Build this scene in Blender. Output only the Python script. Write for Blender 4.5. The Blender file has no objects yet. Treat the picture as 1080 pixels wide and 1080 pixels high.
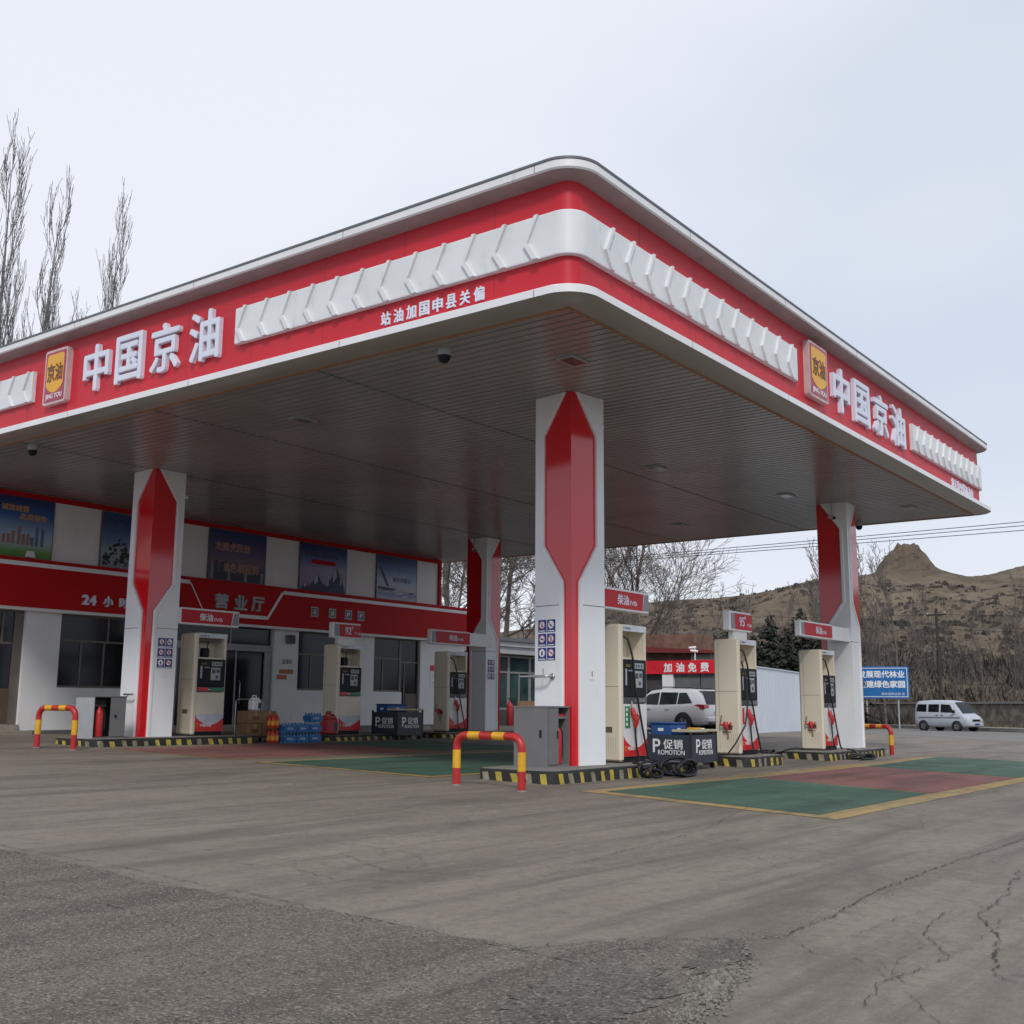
import bpy, math, random
from mathutils import Vector, Matrix
random.seed(7)
R = random.Random(11)
sc = bpy.context.scene
COL = sc.collection
pi = math.pi

# ------------------------------------------------------------------ helpers
def G(X, Y):
    """height of the ground: the forecourt rises gently to the shop"""
    s = 1 if X < 45 else max(0, 1-(X-45)/25)
    return .021*(min(Y, 28)-10.5)*s-.004*(min(X, 90)-16)-.05

MATS = {}
def mat(name, col, rough=.6, metal=0, var=.12, scale=3., bump=0., bscale=60., spec=.5, coat=0, dirt=None, emit=0):
    if name in MATS: return MATS[name]
    m = bpy.data.materials.new(name); m.use_nodes = True
    nt = m.node_tree; N = nt.nodes; L = nt.links
    b = N['Principled BSDF']
    b.inputs['Roughness'].default_value = rough; b.inputs['Metallic'].default_value = metal
    b.inputs['Specular IOR Level'].default_value = spec
    b.inputs['Coat Weight'].default_value = coat
    b.inputs['Coat Roughness'].default_value = .08
    tc = N.new('ShaderNodeTexCoord')
    n = N.new('ShaderNodeTexNoise'); n.inputs['Scale'].default_value = scale; n.inputs['Detail'].default_value = 6
    L.new(tc.outputs['Object'], n.inputs['Vector'])
    mx = N.new('ShaderNodeMix'); mx.data_type = 'RGBA'
    c = col
    mx.inputs[6].default_value = (c[0]*(1-var), c[1]*(1-var), c[2]*(1-var), 1)
    mx.inputs[7].default_value = (min(1, c[0]*(1+var)), min(1, c[1]*(1+var)), min(1, c[2]*(1+var)), 1)
    mr = N.new('ShaderNodeMapRange'); mr.inputs[1].default_value = .3; mr.inputs[2].default_value = .7
    L.new(n.outputs['Fac'], mr.inputs[0]); L.new(mr.outputs[0], mx.inputs[0])
    out = mx.outputs[2]
    if dirt:
        n2 = N.new('ShaderNodeTexNoise'); n2.inputs['Scale'].default_value = dirt[1]; n2.inputs['Detail'].default_value = 8
        n2.inputs['Roughness'].default_value = .7
        mp = N.new('ShaderNodeMapping'); mp.inputs['Scale'].default_value = dirt[3] if len(dirt) > 3 else (1, 1, 1)
        L.new(tc.outputs['Object'], mp.inputs['Vector']); L.new(mp.outputs[0], n2.inputs['Vector'])
        r2 = N.new('ShaderNodeMapRange'); r2.inputs[1].default_value = dirt[2]; r2.inputs[2].default_value = dirt[2]+.2
        L.new(n2.outputs['Fac'], r2.inputs[0])
        m2 = N.new('ShaderNodeMix'); m2.data_type = 'RGBA'
        L.new(r2.outputs[0], m2.inputs[0]); L.new(out, m2.inputs[6]); m2.inputs[7].default_value = (*dirt[0], 1)
        out = m2.outputs[2]
    L.new(out, b.inputs['Base Color'])
    if bump:
        bn = N.new('ShaderNodeTexNoise'); bn.inputs['Scale'].default_value = bscale; bn.inputs['Detail'].default_value = 5
        L.new(tc.outputs['Object'], bn.inputs['Vector'])
        bp = N.new('ShaderNodeBump'); bp.inputs['Strength'].default_value = bump; bp.inputs['Distance'].default_value = .02
        L.new(bn.outputs['Fac'], bp.inputs['Height']); L.new(bp.outputs[0], b.inputs['Normal'])
    MATS[name] = m
    return m

class MB:
    def __init__(s): s.v = []; s.f = []; s.m = []; s.s = []; s.mats = []
    def mi(s, m):
        if m not in s.mats: s.mats.append(m)
        return s.mats.index(m)
    def add(s, vs, fs, m, smooth=False):
        o = len(s.v); k = s.mi(m)
        s.v += [tuple(v) for v in vs]
        for f in fs: s.f.append([o+i for i in f]); s.m.append(k); s.s.append(smooth)
    def box(s, x0, x1, y0, y1, z0, z1, m):
        x0, x1 = min(x0, x1), max(x0, x1); y0, y1 = min(y0, y1), max(y0, y1); z0, z1 = min(z0, z1), max(z0, z1)
        s.add([(x0,y0,z0),(x1,y0,z0),(x1,y1,z0),(x0,y1,z0),(x0,y0,z1),(x1,y0,z1),(x1,y1,z1),(x0,y1,z1)],
              [(0,3,2,1),(4,5,6,7),(0,1,5,4),(1,2,6,5),(2,3,7,6),(3,0,4,7)], m)
    def bbox(s, x0, x1, y0, y1, z0, z1, m, b=.02):
        """box with bevelled edges all round"""
        x0, x1 = min(x0, x1), max(x0, x1); y0, y1 = min(y0, y1), max(y0, y1); z0, z1 = min(z0, z1), max(z0, z1)
        b = min(b, (x1-x0)/2.1, (y1-y0)/2.1, (z1-z0)/2.1)
        def ring(z, d):
            X0, X1, Y0, Y1 = x0+d, x1-d, y0+d, y1-d
            return [(X0+b,Y0,z),(X1-b,Y0,z),(X1,Y0+b,z),(X1,Y1-b,z),(X1-b,Y1,z),(X0+b,Y1,z),(X0,Y1-b,z),(X0,Y0+b,z)] if d == 0 else \
                   [(X0,Y0,z),(X1,Y0,z),(X1,Y0,z),(X1,Y1,z),(X1,Y1,z),(X0,Y1,z),(X0,Y1,z),(X0,Y0,z)]
        rs = [ring(z0, b), ring(z0+b, 0), ring(z1-b, 0), ring(z1, b)]
        vs = [p for r in rs for p in r]; fs = []
        for k in range(3):
            for i in range(8):
                j = (i+1) % 8
                fs.append((k*8+i, k*8+j, k*8+8+j, k*8+8+i))
        fs.append((0,7,5,3,1)[::-1][:4] if False else (6,4,2,0)); fs.append((24,26,28,30))
        s.add(vs, fs, m)
    def prism(s, pts, d, m, m2=None):
        """polygon (3-D points, counter-clockwise seen from its front) pushed back by vector d"""
        n = len(pts); p = [Vector(q) for q in pts]; d = Vector(d)
        s.add(p, [tuple(range(n))], m)
        s.add(p+[q+d for q in p], [tuple(range(2*n-1, n-1, -1))]+[(i, n+i, n+(i+1) % n, (i+1) % n) for i in range(n)], m2 or m)
    def tube(s, pts, r, m, n=8, cap=True, smooth=True):
        pts = [Vector(p) for p in pts]; k = len(pts)
        rs = r if isinstance(r, (list, tuple)) else [r]*k
        vs = []; up = None
        for i, p in enumerate(pts):
            t = (pts[min(i+1, k-1)]-pts[max(i-1, 0)])
            if t.length < 1e-9: t = Vector((0, 0, 1))
            t.normalize()
            if up is None:
                up = t.orthogonal().normalized()
            else:
                up = up-t*up.dot(t)
                if up.length < 1e-6: up = t.orthogonal()
                up.normalize()
            w = t.cross(up)
            for j in range(n):
                a = 2*pi*j/n
                vs.append(p+(up*math.cos(a)+w*math.sin(a))*rs[i])
        fs = []
        for i in range(k-1):
            for j in range(n):
                fs.append((i*n+j, i*n+(j+1) % n, (i+1)*n+(j+1) % n, (i+1)*n+j))
        s.add(vs, fs, m, smooth)
        if cap: s.add(vs[:n], [tuple(range(n-1, -1, -1))], m); s.add(vs[-n:], [tuple(range(n))], m)
    def cyl(s, a, b, r, m, n=16): s.tube([a, b], r, m, n)
    def lathe(s, c, prof, m, n=16, axis='z'):
        vs = []; fs = []
        for r, z in prof:
            for j in range(n):
                a = 2*pi*j/n; x, y = r*math.cos(a), r*math.sin(a)
                if axis == 'z': vs.append((c[0]+x, c[1]+y, c[2]+z))
                elif axis == 'y': vs.append((c[0]+x, c[1]-z, c[2]+y))
                else: vs.append((c[0]+z, c[1]+x, c[2]+y))
        for i in range(len(prof)-1):
            for j in range(n):
                fs.append((i*n+j, i*n+(j+1) % n, (i+1)*n+(j+1) % n, (i+1)*n+j))
        s.add(vs, fs, m, True)

TC = {}
def text_geo(body, bold):
    k = (body, bold)
    if k in TC: return TC[k]
    c = bpy.data.curves.new('lettering', 'FONT'); c.body = body; c.size = 1; c.extrude = .5; c.offset = 0; c.resolution_u = 3
    o = bpy.data.objects.new('lettering', c); COL.objects.link(o); bpy.context.view_layer.update()
    dg = bpy.context.evaluated_depsgraph_get()
    m = bpy.data.meshes.new_from_object(o.evaluated_get(dg))
    v = [p.co.copy() for p in m.vertices]; f = [tuple(p.vertices) for p in m.polygons]
    bpy.data.objects.remove(o); bpy.data.curves.remove(c); bpy.data.meshes.remove(m)
    xs = [p.x for p in v]; ys = [p.y for p in v]
    TC[k] = (v, f, min(xs), max(xs), min(ys), max(ys))
    return TC[k]
def text(mb, body, c, U, V, w, h, depth, m, bold=.02):
    """lettering fitted to w x h, centred on c, back face on c's plane, standing out by depth"""
    v, f, x0, x1, y0, y1 = text_geo(body, bold)
    U = Vector(U); V = Vector(V); Nn = U.cross(V); c = Vector(c)
    # heavier strokes: the outline is doubled at small offsets, each copy a hair lower
    g = bold*w/(x1-x0)
    for k, (dx, dy) in enumerate(((0, 0), (1, .6), (-1, -.6), (.6, -1), (-.6, 1))[:5 if bold > .004 else 1]):
        dd = depth*(1-.012*k)
        out = [c+U*((p.x-(x0+x1)/2)/(x1-x0)*w+dx*g)+V*((p.y-(y0+y1)/2)/(y1-y0)*h+dy*g)+Nn*((p.z+.5)*dd) for p in v]
        mb.add(out, f, m)
UX = ((1, 0, 0), (0, 0, 1))      # faces -Y
UA = ((0, -1, 0), (0, 0, 1))     # faces -X

LOC = {}
def tag(o, label=None, cat=None, group=None, kind=None):
    if label: o['label'] = label
    if cat: o['category'] = cat
    if group: o['group'] = group
    if kind: o['kind'] = kind
    return o
def thing(name, label, cat, loc=(0, 0, 0), rz=0, group=None):
    o = bpy.data.objects.new(name, None); COL.objects.link(o)
    o.location = loc; o.rotation_euler = (0, 0, rz); o.empty_display_size = .3
    LOC[o] = Vector(loc)
    return tag(o, label, cat, group)
def obj(name, mb, parent=None, local=False, loc=None, rz=0, label=None):
    """mesh object; world-coordinate geometry is made relative to its thing unless local"""
    off = Vector((0, 0, 0))
    if parent is not None and not local: off = LOC[parent]
    if parent is None and loc is not None and not local: off = Vector(loc)
    me = bpy.data.meshes.new(name)
    me.from_pydata([(v[0]-off[0], v[1]-off[1], v[2]-off[2]) for v in mb.v], [], mb.f)
    for m in mb.mats: me.materials.append(m)
    me.polygons.foreach_set('material_index', mb.m); me.polygons.foreach_set('use_smooth', mb.s)
    me.validate(); me.update()
    o = bpy.data.objects.new(name, me); COL.objects.link(o)
    if parent is not None: o.parent = parent; LOC[o] = off
    elif loc is not None: o.location = loc; o.rotation_euler = (0, 0, rz); LOC[o] = Vector(loc)
    else: LOC[o] = Vector((0, 0, 0))
    if label: o['label'] = label
    return o
def struct(name, mb): return tag(obj(name, mb), kind='structure')
def copy_tree(o, parent=None):
    c = o.copy(); COL.objects.link(c); c.parent = parent
    LOC[c] = LOC.get(o, Vector((0, 0, 0)))
    for ch in list(o.children): copy_tree(ch, c)
    return c

# ------------------------------------------------------------------ materials
RED = mat('red cladding', (.50, .016, .028), .4, var=.06, scale=.6, spec=.25)
REDP = mat('gloss red column panel', (.60, .008, .016), .1, var=.04, scale=.6, coat=.45)
REDF = mat('fascia red', (.53, .018, .032), .45, var=.07, scale=.5, spec=.35, dirt=((.42, .04, .05), 2.2, .60, (1, 1, .3)))
WHT = mat('white aluminium', (.76, .77, .80), .35, var=.05, scale=1.2, dirt=((.52, .51, .50), 3, .6, (1, 1, .25)))
WHP = mat('white column panel', (.77, .79, .82), .32, var=.04, scale=.8, dirt=((.55, .55, .53), 2.5, .6, (1, 1, .3)))
CHV = mat('pale chevron panel', (.70, .73, .755), .4, var=.05, scale=2, dirt=((.44, .45, .45), 5, .58, (1, 1, .35)))
TRIMD = mat('dark roof flashing', (.12, .13, .15), .5)
LET = mat('white acrylic lettering', (.68, .72, .84), .3, var=.03)
LETS = mat('lettering return', (.50, .50, .52), .4, var=.05)
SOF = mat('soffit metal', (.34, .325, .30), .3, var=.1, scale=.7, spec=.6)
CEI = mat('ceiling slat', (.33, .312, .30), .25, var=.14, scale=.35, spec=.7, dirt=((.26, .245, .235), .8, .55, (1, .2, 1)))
GRV = mat('slat groove', (.04, .038, .036), .7)
ORG = mat('rusty orange edge', (.36, .16, .07), .6)
CREAM = mat('cream pump enamel', (.66, .60, .48), .35, var=.04, scale=1.5, dirt=((.52, .47, .38), 4, .6, (1, 1, .3)))
PALE = mat('pale pump panel', (.68, .68, .68), .3, var=.04)
BLK = mat('black plastic', (.012, .013, .016), .45, var=.2, spec=.2)
RUB = mat('black rubber hose', (.012, .012, .016), .5, var=.2)
DGR = mat('dark grey metal', (.06, .062, .065), .45)
LCD = mat('grey display glass', (.30, .34, .36), .2, var=.1, scale=20)
KEY = mat('steel keypad', (.34, .37, .41), .35, var=.15, scale=40)
PRED = mat('pump red film', (.58, .018, .025), .25, var=.05)
GRN = mat('green film', (.03, .20, .09), .35)
NZR = mat('red nozzle cover', (.42, .02, .025), .4)
STEEL = mat('brushed steel', (.45, .46, .47), .3, metal=.8)
GREY = mat('grey cabinet paint', (.155, .155, .16), .5, var=.06, dirt=((.2, .2, .2), 5, .6))
LGREY = mat('light grey steel', (.36, .38, .40), .35, var=.06)
YEL = mat('yellow paint', (.66, .36, .02), .45, var=.12, scale=8, dirt=((.35, .22, .05), 12, .62))
BRED = mat('bollard red paint', (.42, .02, .02), .4, var=.1, scale=8, dirt=((.2, .03, .03), 14, .62))
YELW = mat('worn yellow stripe', (.46, .36, .06), .6, var=.3, scale=9, dirt=((.06, .055, .05), 10, .54))
BLKW = mat('worn black kerb paint', (.022, .022, .022), .6, var=.3, scale=9, dirt=((.10, .095, .085), 11, .60))
FADE = mat('faded grey stripe', (.24, .22, .16), .7, var=.3, scale=9, dirt=((.05, .048, .045), 10, .52))
CONT = mat('island concrete top', (.20, .19, .175), .8, var=.15, scale=4, bump=.3, dirt=((.10, .095, .09), 3, .55))
BLUE = mat('notice blue', (.012, .03, .20), .4)
WFL = mat('white film', (.75, .76, .78), .4, var=.03)
WALL = mat('shop wall paint', (.76, .77, .78), .6, var=.05, scale=1, dirt=((.62, .62, .62), 1.6, .60, (1, 1, .4)))
PLIN = mat('grey plinth', (.13, .13, .13), .6, var=.15, scale=4)
STEP = mat('beige step stone', (.30, .27, .23), .6, var=.12, scale=4)
BREDB = mat('shop band red', (.46, .008, .012), .55, spec=.15, var=.06, scale=.6)
FRM = mat('bronze aluminium frame', (.14, .12, .10), .4)
FRS = mat('silver door frame', (.30, .31, .32), .3)
KICK = mat('brown kick panel', (.10, .075, .05), .5)
def glass(name, tint=(.014, .018, .020), rough=.06, light=(.05, .06, .062)):
    m = mat(name, tint, rough, var=.5, scale=.9, spec=.28, dirt=(light, 1.1, .60, (1, 1, .4)))
    return m
GLS = glass('dark window glass', (.010, .012, .016), .1, (.028, .030, .030)); GLT = glass('teal shed glass', (.04, .07, .075), .08, (.09, .14, .15))
CARG = glass('car glass', (.012, .015, .018), .05, (.03, .035, .04))
CARW = mat('white car paint', (.62, .63, .66), .2, var=.02, coat=.5)
VANS = mat('silver van paint', (.42, .45, .50), .25, var=.03, coat=.4)
TYRE = mat('tyre rubber', (.018, .018, .018), .8)
RIM = mat('alloy rim', (.32, .33, .34), .35, metal=.6)
TAIL = mat('red tail lamp', (.35, .012, .018), .15, coat=.6)
HEAD = mat('clear head lamp', (.60, .63, .66), .1, coat=.8)
NAVY = mat('dark navy board', (.028, .035, .055), .5, var=.1)
CARTG = mat('cart frame', (.02, .022, .025), .5)
BLUEP = mat('blue plastic crate', (.012, .07, .26), .4)
TAN = mat('tan counter top', (.45, .40, .29), .5)
CARD = mat('cardboard', (.26, .155, .08), .8, var=.15, scale=6)
TAPE = mat('packing tape', (.40, .28, .14), .35)
BWAT = mat('blue water bottles', (.05, .19, .42), .2, var=.5, scale=14)
ORP = mat('red orange wrapping', (.50, .03, .012), .35, var=.2, scale=9)
BARK = mat('grey bark', (.125, .108, .096), .9, var=.3, scale=5)
TWIG = mat('brown twigs', (.15, .122, .105), .9, var=.25, scale=3)
PBARK = mat('poplar bark', (.17, .16, .155), .9, var=.3, scale=5)
CONIF = mat('dark conifer needles', (.022, .028, .018), .9, var=.35, scale=3)
STONE = mat('stone masonry', (.15, .125, .098), .85, var=.6, scale=1.8, bump=.8, bscale=3, dirt=((.045, .04, .034), 2.6, .50))
WOODP = mat('old pole wood', (.045, .038, .032), .9)
CONP = mat('concrete pole', (.28, .25, .20), .9)
FENW = mat('white corrugated sheet', (.60, .66, .74), .5, var=.04, scale=.8, dirt=((.52, .56, .62), 2, .6, (1, 1, .2)))
BRICK = mat('old brick', (.16, .09, .065), .9, var=.35, scale=3)

# ------------------------------------------------------------------ ground
def ground_mat(name, base, dark, light, speck, fine=90., bump=.35, pebble=0, rots=(.5, -.35), streak=1, wear=0):
    m = bpy.data.materials.new(name); m.use_nodes = True
    nt = m.node_tree; N = nt.nodes; L = nt.links; b = N['Principled BSDF']
    b.inputs['Roughness'].default_value = .78; b.inputs['Specular IOR Level'].default_value = .35
    tc = N.new('ShaderNodeTexCoord')
    def noise(scale, det=6, rough=.6, mp=None, dist=0):
        n = N.new('ShaderNodeTexNoise'); n.inputs['Scale'].default_value = scale; n.inputs['Detail'].default_value = det
        n.inputs['Roughness'].default_value = rough; n.inputs['Distortion'].default_value = dist
        src = tc.outputs['Object']
        if mp:
            p = N.new('ShaderNodeMapping'); p.inputs['Rotation'].default_value = (0, 0, mp[0]); p.inputs['Scale'].default_value = mp[1]
            L.new(src, p.inputs[0]); src = p.outputs[0]
        L.new(src, n.inputs['Vector']); return n.outputs['Fac']
    def rng(s, a, c, o0=0, o1=1):
        r = N.new('ShaderNodeMapRange'); r.inputs[1].default_value = a; r.inputs[2].default_value = c
        r.inputs[3].default_value = o0; r.inputs[4].default_value = o1; L.new(s, r.inputs[0]); return r.outputs[0]
    def mix(f, a, c, mode='MIX'):
        x = N.new('ShaderNodeMix'); x.data_type = 'RGBA'; x.blend_type = mode
        if isinstance(f, float): x.inputs[0].default_value = f
        else: L.new(f, x.inputs[0])
        for i, q in ((6, a), (7, c)):
            if isinstance(q, tuple): x.inputs[i].default_value = (*q, 1)
            else: L.new(q, x.inputs[i])
        return x.outputs[2]
    c = mix(rng(noise(.45, 8, .62), .35, .65), base, light)
    c = mix(rng(noise(.9, 7, .65, (rots[0], (.22, 1.2, 1)), .6), .48, .68, 0, min(1, .8*streak)), c, dark)
    c = mix(rng(noise(1.6, 7, .65, (rots[1], (.10, 1.5, 1)), .3), .50, .68, 0, min(1, .7*streak)), c, dark)
    c = mix(rng(noise(1.1, 7, .6, (rots[0]+.3, (.3, 1.3, 1)), .8), .60, .72, 0, .55), c, tuple(q*1.12 for q in light))
    c = mix(rng(noise(9, 8, .72), .45, .66, 0, .45), c, dark)
    c = mix(rng(noise(30, 5, .7), .45, .62, 0, .28), c, dark)
    c = mix(rng(noise(22, 6, .7), .58, .70, 0, .35), c, tuple(q*1.2 for q in light))
    c = mix(rng(noise(.55, 5, .6), .60, .74, 0, .45), c, tuple(q*.75 for q in dark))
    c = mix(rng(noise(3.1, 4, .55), .66, .74, 0, .5), c, tuple(q*.7 for q in dark))
    if wear: c = mix(rng(noise(2.6, 9, .75), wear, wear+.06, 0, .85), c, (.150, .130, .110))
    c = mix(rng(noise(5, 9, .75), .55, .75, 0, .45), c, dark)
    c = mix(rng(noise(2.3, 9, .7), .60, .72, 0, .5), c, light)
    c = mix(rng(noise(fine, 3, .6), .58, .72, 0, speck), c, tuple(min(1, q*1.9) for q in light))
    c = mix(rng(noise(fine*1.4, 3, .6), .57, .75, 0, speck), c, tuple(q*.35 for q in dark))
    vd = None
    if pebble:
        v = N.new('ShaderNodeTexVoronoi'); v.inputs['Scale'].default_value = pebble; L.new(tc.outputs['Object'], v.inputs['Vector'])
        sp = N.new('ShaderNodeSeparateColor'); L.new(v.outputs['Color'], sp.inputs[0])
        c = mix(rng(sp.outputs[0], .72, .95, 0, .62), c, tuple(min(1, q*1.7) for q in light)); c = mix(rng(sp.outputs[1], .70, .98, 0, .75), c, tuple(q*.45 for q in dark)); vd = v.outputs['Distance']
    L.new(c, b.inputs['Base Color'])
    L.new(rng(noise(1.1, 5, .6), .3, .7, .62, .85), b.inputs['Roughness'])
    bp = N.new('ShaderNodeBump'); bp.inputs['Strength'].default_value = bump; bp.inputs['Distance'].default_value = .012
    ad = N.new('ShaderNodeMath'); ad.operation = 'ADD'
    L.new(noise(fine, 5, .7), ad.inputs[0]); L.new(rng(noise(4, 6, .6), 0, 1, 0, 2), ad.inputs[1])
    hh = ad.outputs[0]
    if vd is not None:
        a2 = N.new('ShaderNodeMath'); a2.operation = 'MULTIPLY_ADD'; L.new(vd, a2.inputs[0]); a2.inputs[1].default_value = -1.2; L.new(hh, a2.inputs[2]); hh = a2.outputs[0]
    L.new(hh, bp.inputs['Height']); L.new(bp.outputs[0], b.inputs['Normal'])
    return m
CONC = ground_mat('worn concrete apron', (.208, .176, .145), (.108, .092, .076), (.254, .218, .180), .34, 80, rots=(.9, .35), streak=1.05)
ASPH = ground_mat('coarse old asphalt', (.190, .160, .131), (.100, .083, .068), (.245, .210, .172), .6, 90, 1.0, 80, (.20, .05), 1.1)
GRAVM = ground_mat('loose pale gravel', (.185, .162, .136), (.08, .069, .058), (.24, .212, .18), .8, 60, 1.6, 60, streak=.5)
SILT = ground_mat('dark silt', (.110, .093, .077), (.070, .060, .050), (.150, .13, .108), .5, 70, .6, 70)
ROADM = ground_mat('road asphalt', (.178, .166, .155), (.135, .126, .118), (.205, .193, .182), .2, 30, .2)
PAVE = ground_mat('pavement', (.20, .19, .17), (.13, .12, .11), (.26, .25, .22), .2, 30, .2)
CRK = mat('crack filling', (.050, .043, .037), .95, var=.3, scale=20)
GPAINT = ground_mat('green floor paint', (.048, .112, .074), (.036, .066, .048), (.085, .160, .115), .3, 60, streak=1.3, wear=.66)
RPAINT = ground_mat('red floor paint', (.21, .080, .072), (.12, .058, .052), (.27, .125, .112), .3, 60, streak=1.3, wear=.64)
YPAINT = ground_mat('yellow floor paint', (.38, .25, .08), (.17, .135, .085), (.42, .31, .14), .4, 60, streak=1.4, wear=.55)

def lin(a, b, n): return [a+(b-a)*i/n for i in range(n+1)]
xs = [-1500, -600, -200, -80, -30]+lin(-12, 45, 57)[0:]+lin(47, 90, 20)+[110, 150, 250, 450, 800, 1500]
ys = [-1500, -600, -200, -80, -30]+lin(-12, 28, 40)+lin(30, 60, 15)+[80, 120, 200, 400, 800, 1500]
mb = MB()
vs = [(x, y, G(x, max(y, -30))) for x in xs for y in ys]
ny = len(ys)
mb.add(vs, [(i*ny+j, (i+1)*ny+j, (i+1)*ny+j+1, i*ny+j+1) for i in range(len(xs)-1) for j in range(ny-1)], CONC, True)
struct('ground', mb)

def sheet(name, pts, m, h, step=1.0, kind='structure'):
    """quad sheet laid on the ground"""
    a, b, c, d = [Vector((*p, 0)) for p in pts]
    n1 = max(1, int(max((b-a).length, (c-d).length)/step)); n2 = max(1, int(max((d-a).length, (c-b).length)/step))
    mb = MB(); vs = []
    for i in range(n1+1):
        for j in range(n2+1):
            u, v = i/n1, j/n2
            p = a.lerp(b, u).lerp(d.lerp(c, u), v)
            vs.append((p.x, p.y, G(p.x, p.y)+h))
    mb.add(vs, [(i*(n2+1)+j, (i+1)*(n2+1)+j, (i+1)*(n2+1)+j+1, i*(n2+1)+j+1) for i in range(n1) for j in range(n2)], m, True)
    return struct(name, mb)

# coarse asphalt in the near left, its broken edge along x ~ 5.1
mb = MB(); vs = []; fs = []
rr = random.Random(3)
EDGE = [(1.5, -13), (1.8, -6), (1.95, 0), (2.15, 3), (2.4, 4.4), (2.57, 5.15), (2.75, 5.6), (3.0, 5.98), (3.3, 5.85), (3.58, 5.45), (3.72, 5.08), (26, 4.75)]
yy_ = [1.5+.012*i for i in range(190)]; yy_ = yy_+[yy_[-1]+.05+.05*i for i in range(int((26-yy_[-1])/.05))]
for i, y in enumerate(yy_):
    for (ya_, xa_), (yb_, xb_) in zip(EDGE[:-1], EDGE[1:]):
        if ya_ <= y <= yb_: e = xa_+(xb_-xa_)*(y-ya_)/(yb_-ya_)
    e += .05*math.sin(y*1.7)+.03*math.sin(y*5.1+1)+rr.uniform(-.018, .018)
    for k in range(6):
        x = -14+(e+14)*(k/5)**.55; vs.append((x, y, G(x, y)+.006))
    if i:
        for k in range(5): a = (i-1)*6+k; fs.append((a, a+1, a+7, a+6))
mb.add(vs, fs, ASPH, True)
struct('asphalt', mb)

def blob(name, cx, cy, rx, ry, ang, m, h, seed):
    mb = MB(); n = 160; vs = [(cx, cy, G(cx, cy)+h)]
    for i in range(n):
        a = 2*pi*i/n; k = 1+.45*mnoise.noise((math.cos(a)*1.6+seed, math.sin(a)*1.6, seed))+.35*mnoise.noise((math.cos(a)*6+seed, math.sin(a)*6, seed))+.16*mnoise.noise((math.cos(a)*22, math.sin(a)*22, seed))
        x, y = rx*k*math.cos(a), ry*k*math.sin(a); X, Y = cx+x*math.cos(ang)-y*math.sin(ang), cy+x*math.sin(ang)+y*math.cos(ang); vs.append((X, Y, G(X, Y)+h))
    mb.add(vs, [(0, 1+i, 1+(i+1) % n) for i in range(n)], m); return struct(name, mb)
from mathutils import noise as mnoise
blob('gravel_patch', 4.55, 2.95, .75, .30, .25, GRAVM, .010, 3)
blob('silt_patch', 5.62, 2.82, .42, .12, .25, SILT, .013, 8)
def crack(mb, pts, w, seed, m=CRK, h=.009, jag=.05):
    r = random.Random(seed); out = []
    for (a, b) in zip(pts[:-1], pts[1:]):
        a = Vector(a); b = Vector(b); L = (b-a).length; k = max(2, int(L/.035))
        nrm = Vector((-(b-a).y, (b-a).x)).normalized(); off = 0
        for i in range(k): off = off*.9+r.gauss(0, jag*.11); out.append(a.lerp(b, i/k)+nrm*(off*math.sin(pi*min(1, max(i/k, .02)))**.3+r.gauss(0, jag*.10)))
    out.append(Vector(pts[-1])); vs = []
    for i, p in enumerate(out):
        t = (out[min(i+1, len(out)-1)]-out[max(i-1, 0)]).normalized(); nn = Vector((-t.y, t.x))
        ww = w*.42*max(.08, r.gauss(.6, .5))
        for s in (1, -1): q = p+nn*ww*.5*s; vs.append((q.x, q.y, G(q.x, q.y)+h))
    mb.add(vs, [(2*i, 2*i+2, 2*i+3, 2*i+1) for i in range(len(out)-1)], m)
mb = MB()
crack(mb, [(5.3, 26), (5.17, 9.1), (5.22, 7.6), (5.14, 5.6), (5.05, 3.7), (5.0, 2.9)], .020, 1, jag=.05)
crack(mb, [(5.0, 3.72), (5.45, 3.66), (5.82, 3.36), (6.08, 3.06), (6.4, 2.78), (7.2, 2.8), (8.2, 2.92), (10, 2.95), (12.9, 2.9), (20, 2.6)], .026, 2, jag=.05)
crack(mb, [(5.05, 3.45), (5.4, 3.35), (5.7, 3.15)], .016, 3, jag=.04)
crack(mb, [(10.9, 6.4), (10.2, 5.6), (9.8, 4.6), (9.3, 3.5), (9.0, 2.95)], .014, 31, jag=.05)
crack(mb, [(6.2, 2.3), (6.0, 2.1), (5.4, 1.7), (4.9, 1.3)], .008, 33, jag=.04)
crack(mb, [(6.9, 6.9), (6.5, 6.0), (6.9, 5.3), (8.0, 5.2), (11, 5.6), (14.5, 6.6)], .016, 4, jag=.06)
crack(mb, [(6.1, 6.6), (5.95, 6.0), (6.3, 5.5), (6.8, 5.3)], .014, 14, jag=.06)
crack(mb, [(7.0, 13.5), (8.2, 11.5), (9.5, 10.2), (11.5, 9.2)], .016, 5, jag=.08)
crack(mb, [(6.0, 1.2), (6.3, 1.6), (7.2, 1.8), (7.9, 2.1), (9.0, 2.15), (10.4, 2.4)], .026, 6, jag=.07)
crack(mb, [(5.2, 1.9), (5.7, 2.0), (6.6, 1.9), (7.1, 2.2), (8.1, 2.3)], .016, 7, jag=.07)
crack(mb, [(7.3, 1.2), (7.9, 1.5), (8.6, 1.5), (9.6, 1.9), (11, 1.8)], .022, 8, jag=.07)
crack(mb, [(4.6, .9), (5.0, 1.1), (5.6, 1.1), (6.0, 1.2)], .013, 9, jag=.05)
crack(mb, [(6.4, 2.75), (6.1, 2.45), (6.2, 2.15), (5.8, 1.9)], .012, 10, jag=.05)
crack(mb, [(8.2, 2.9), (8.6, 3.6), (9.4, 4.3)], .010, 12, jag=.05)
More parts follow.
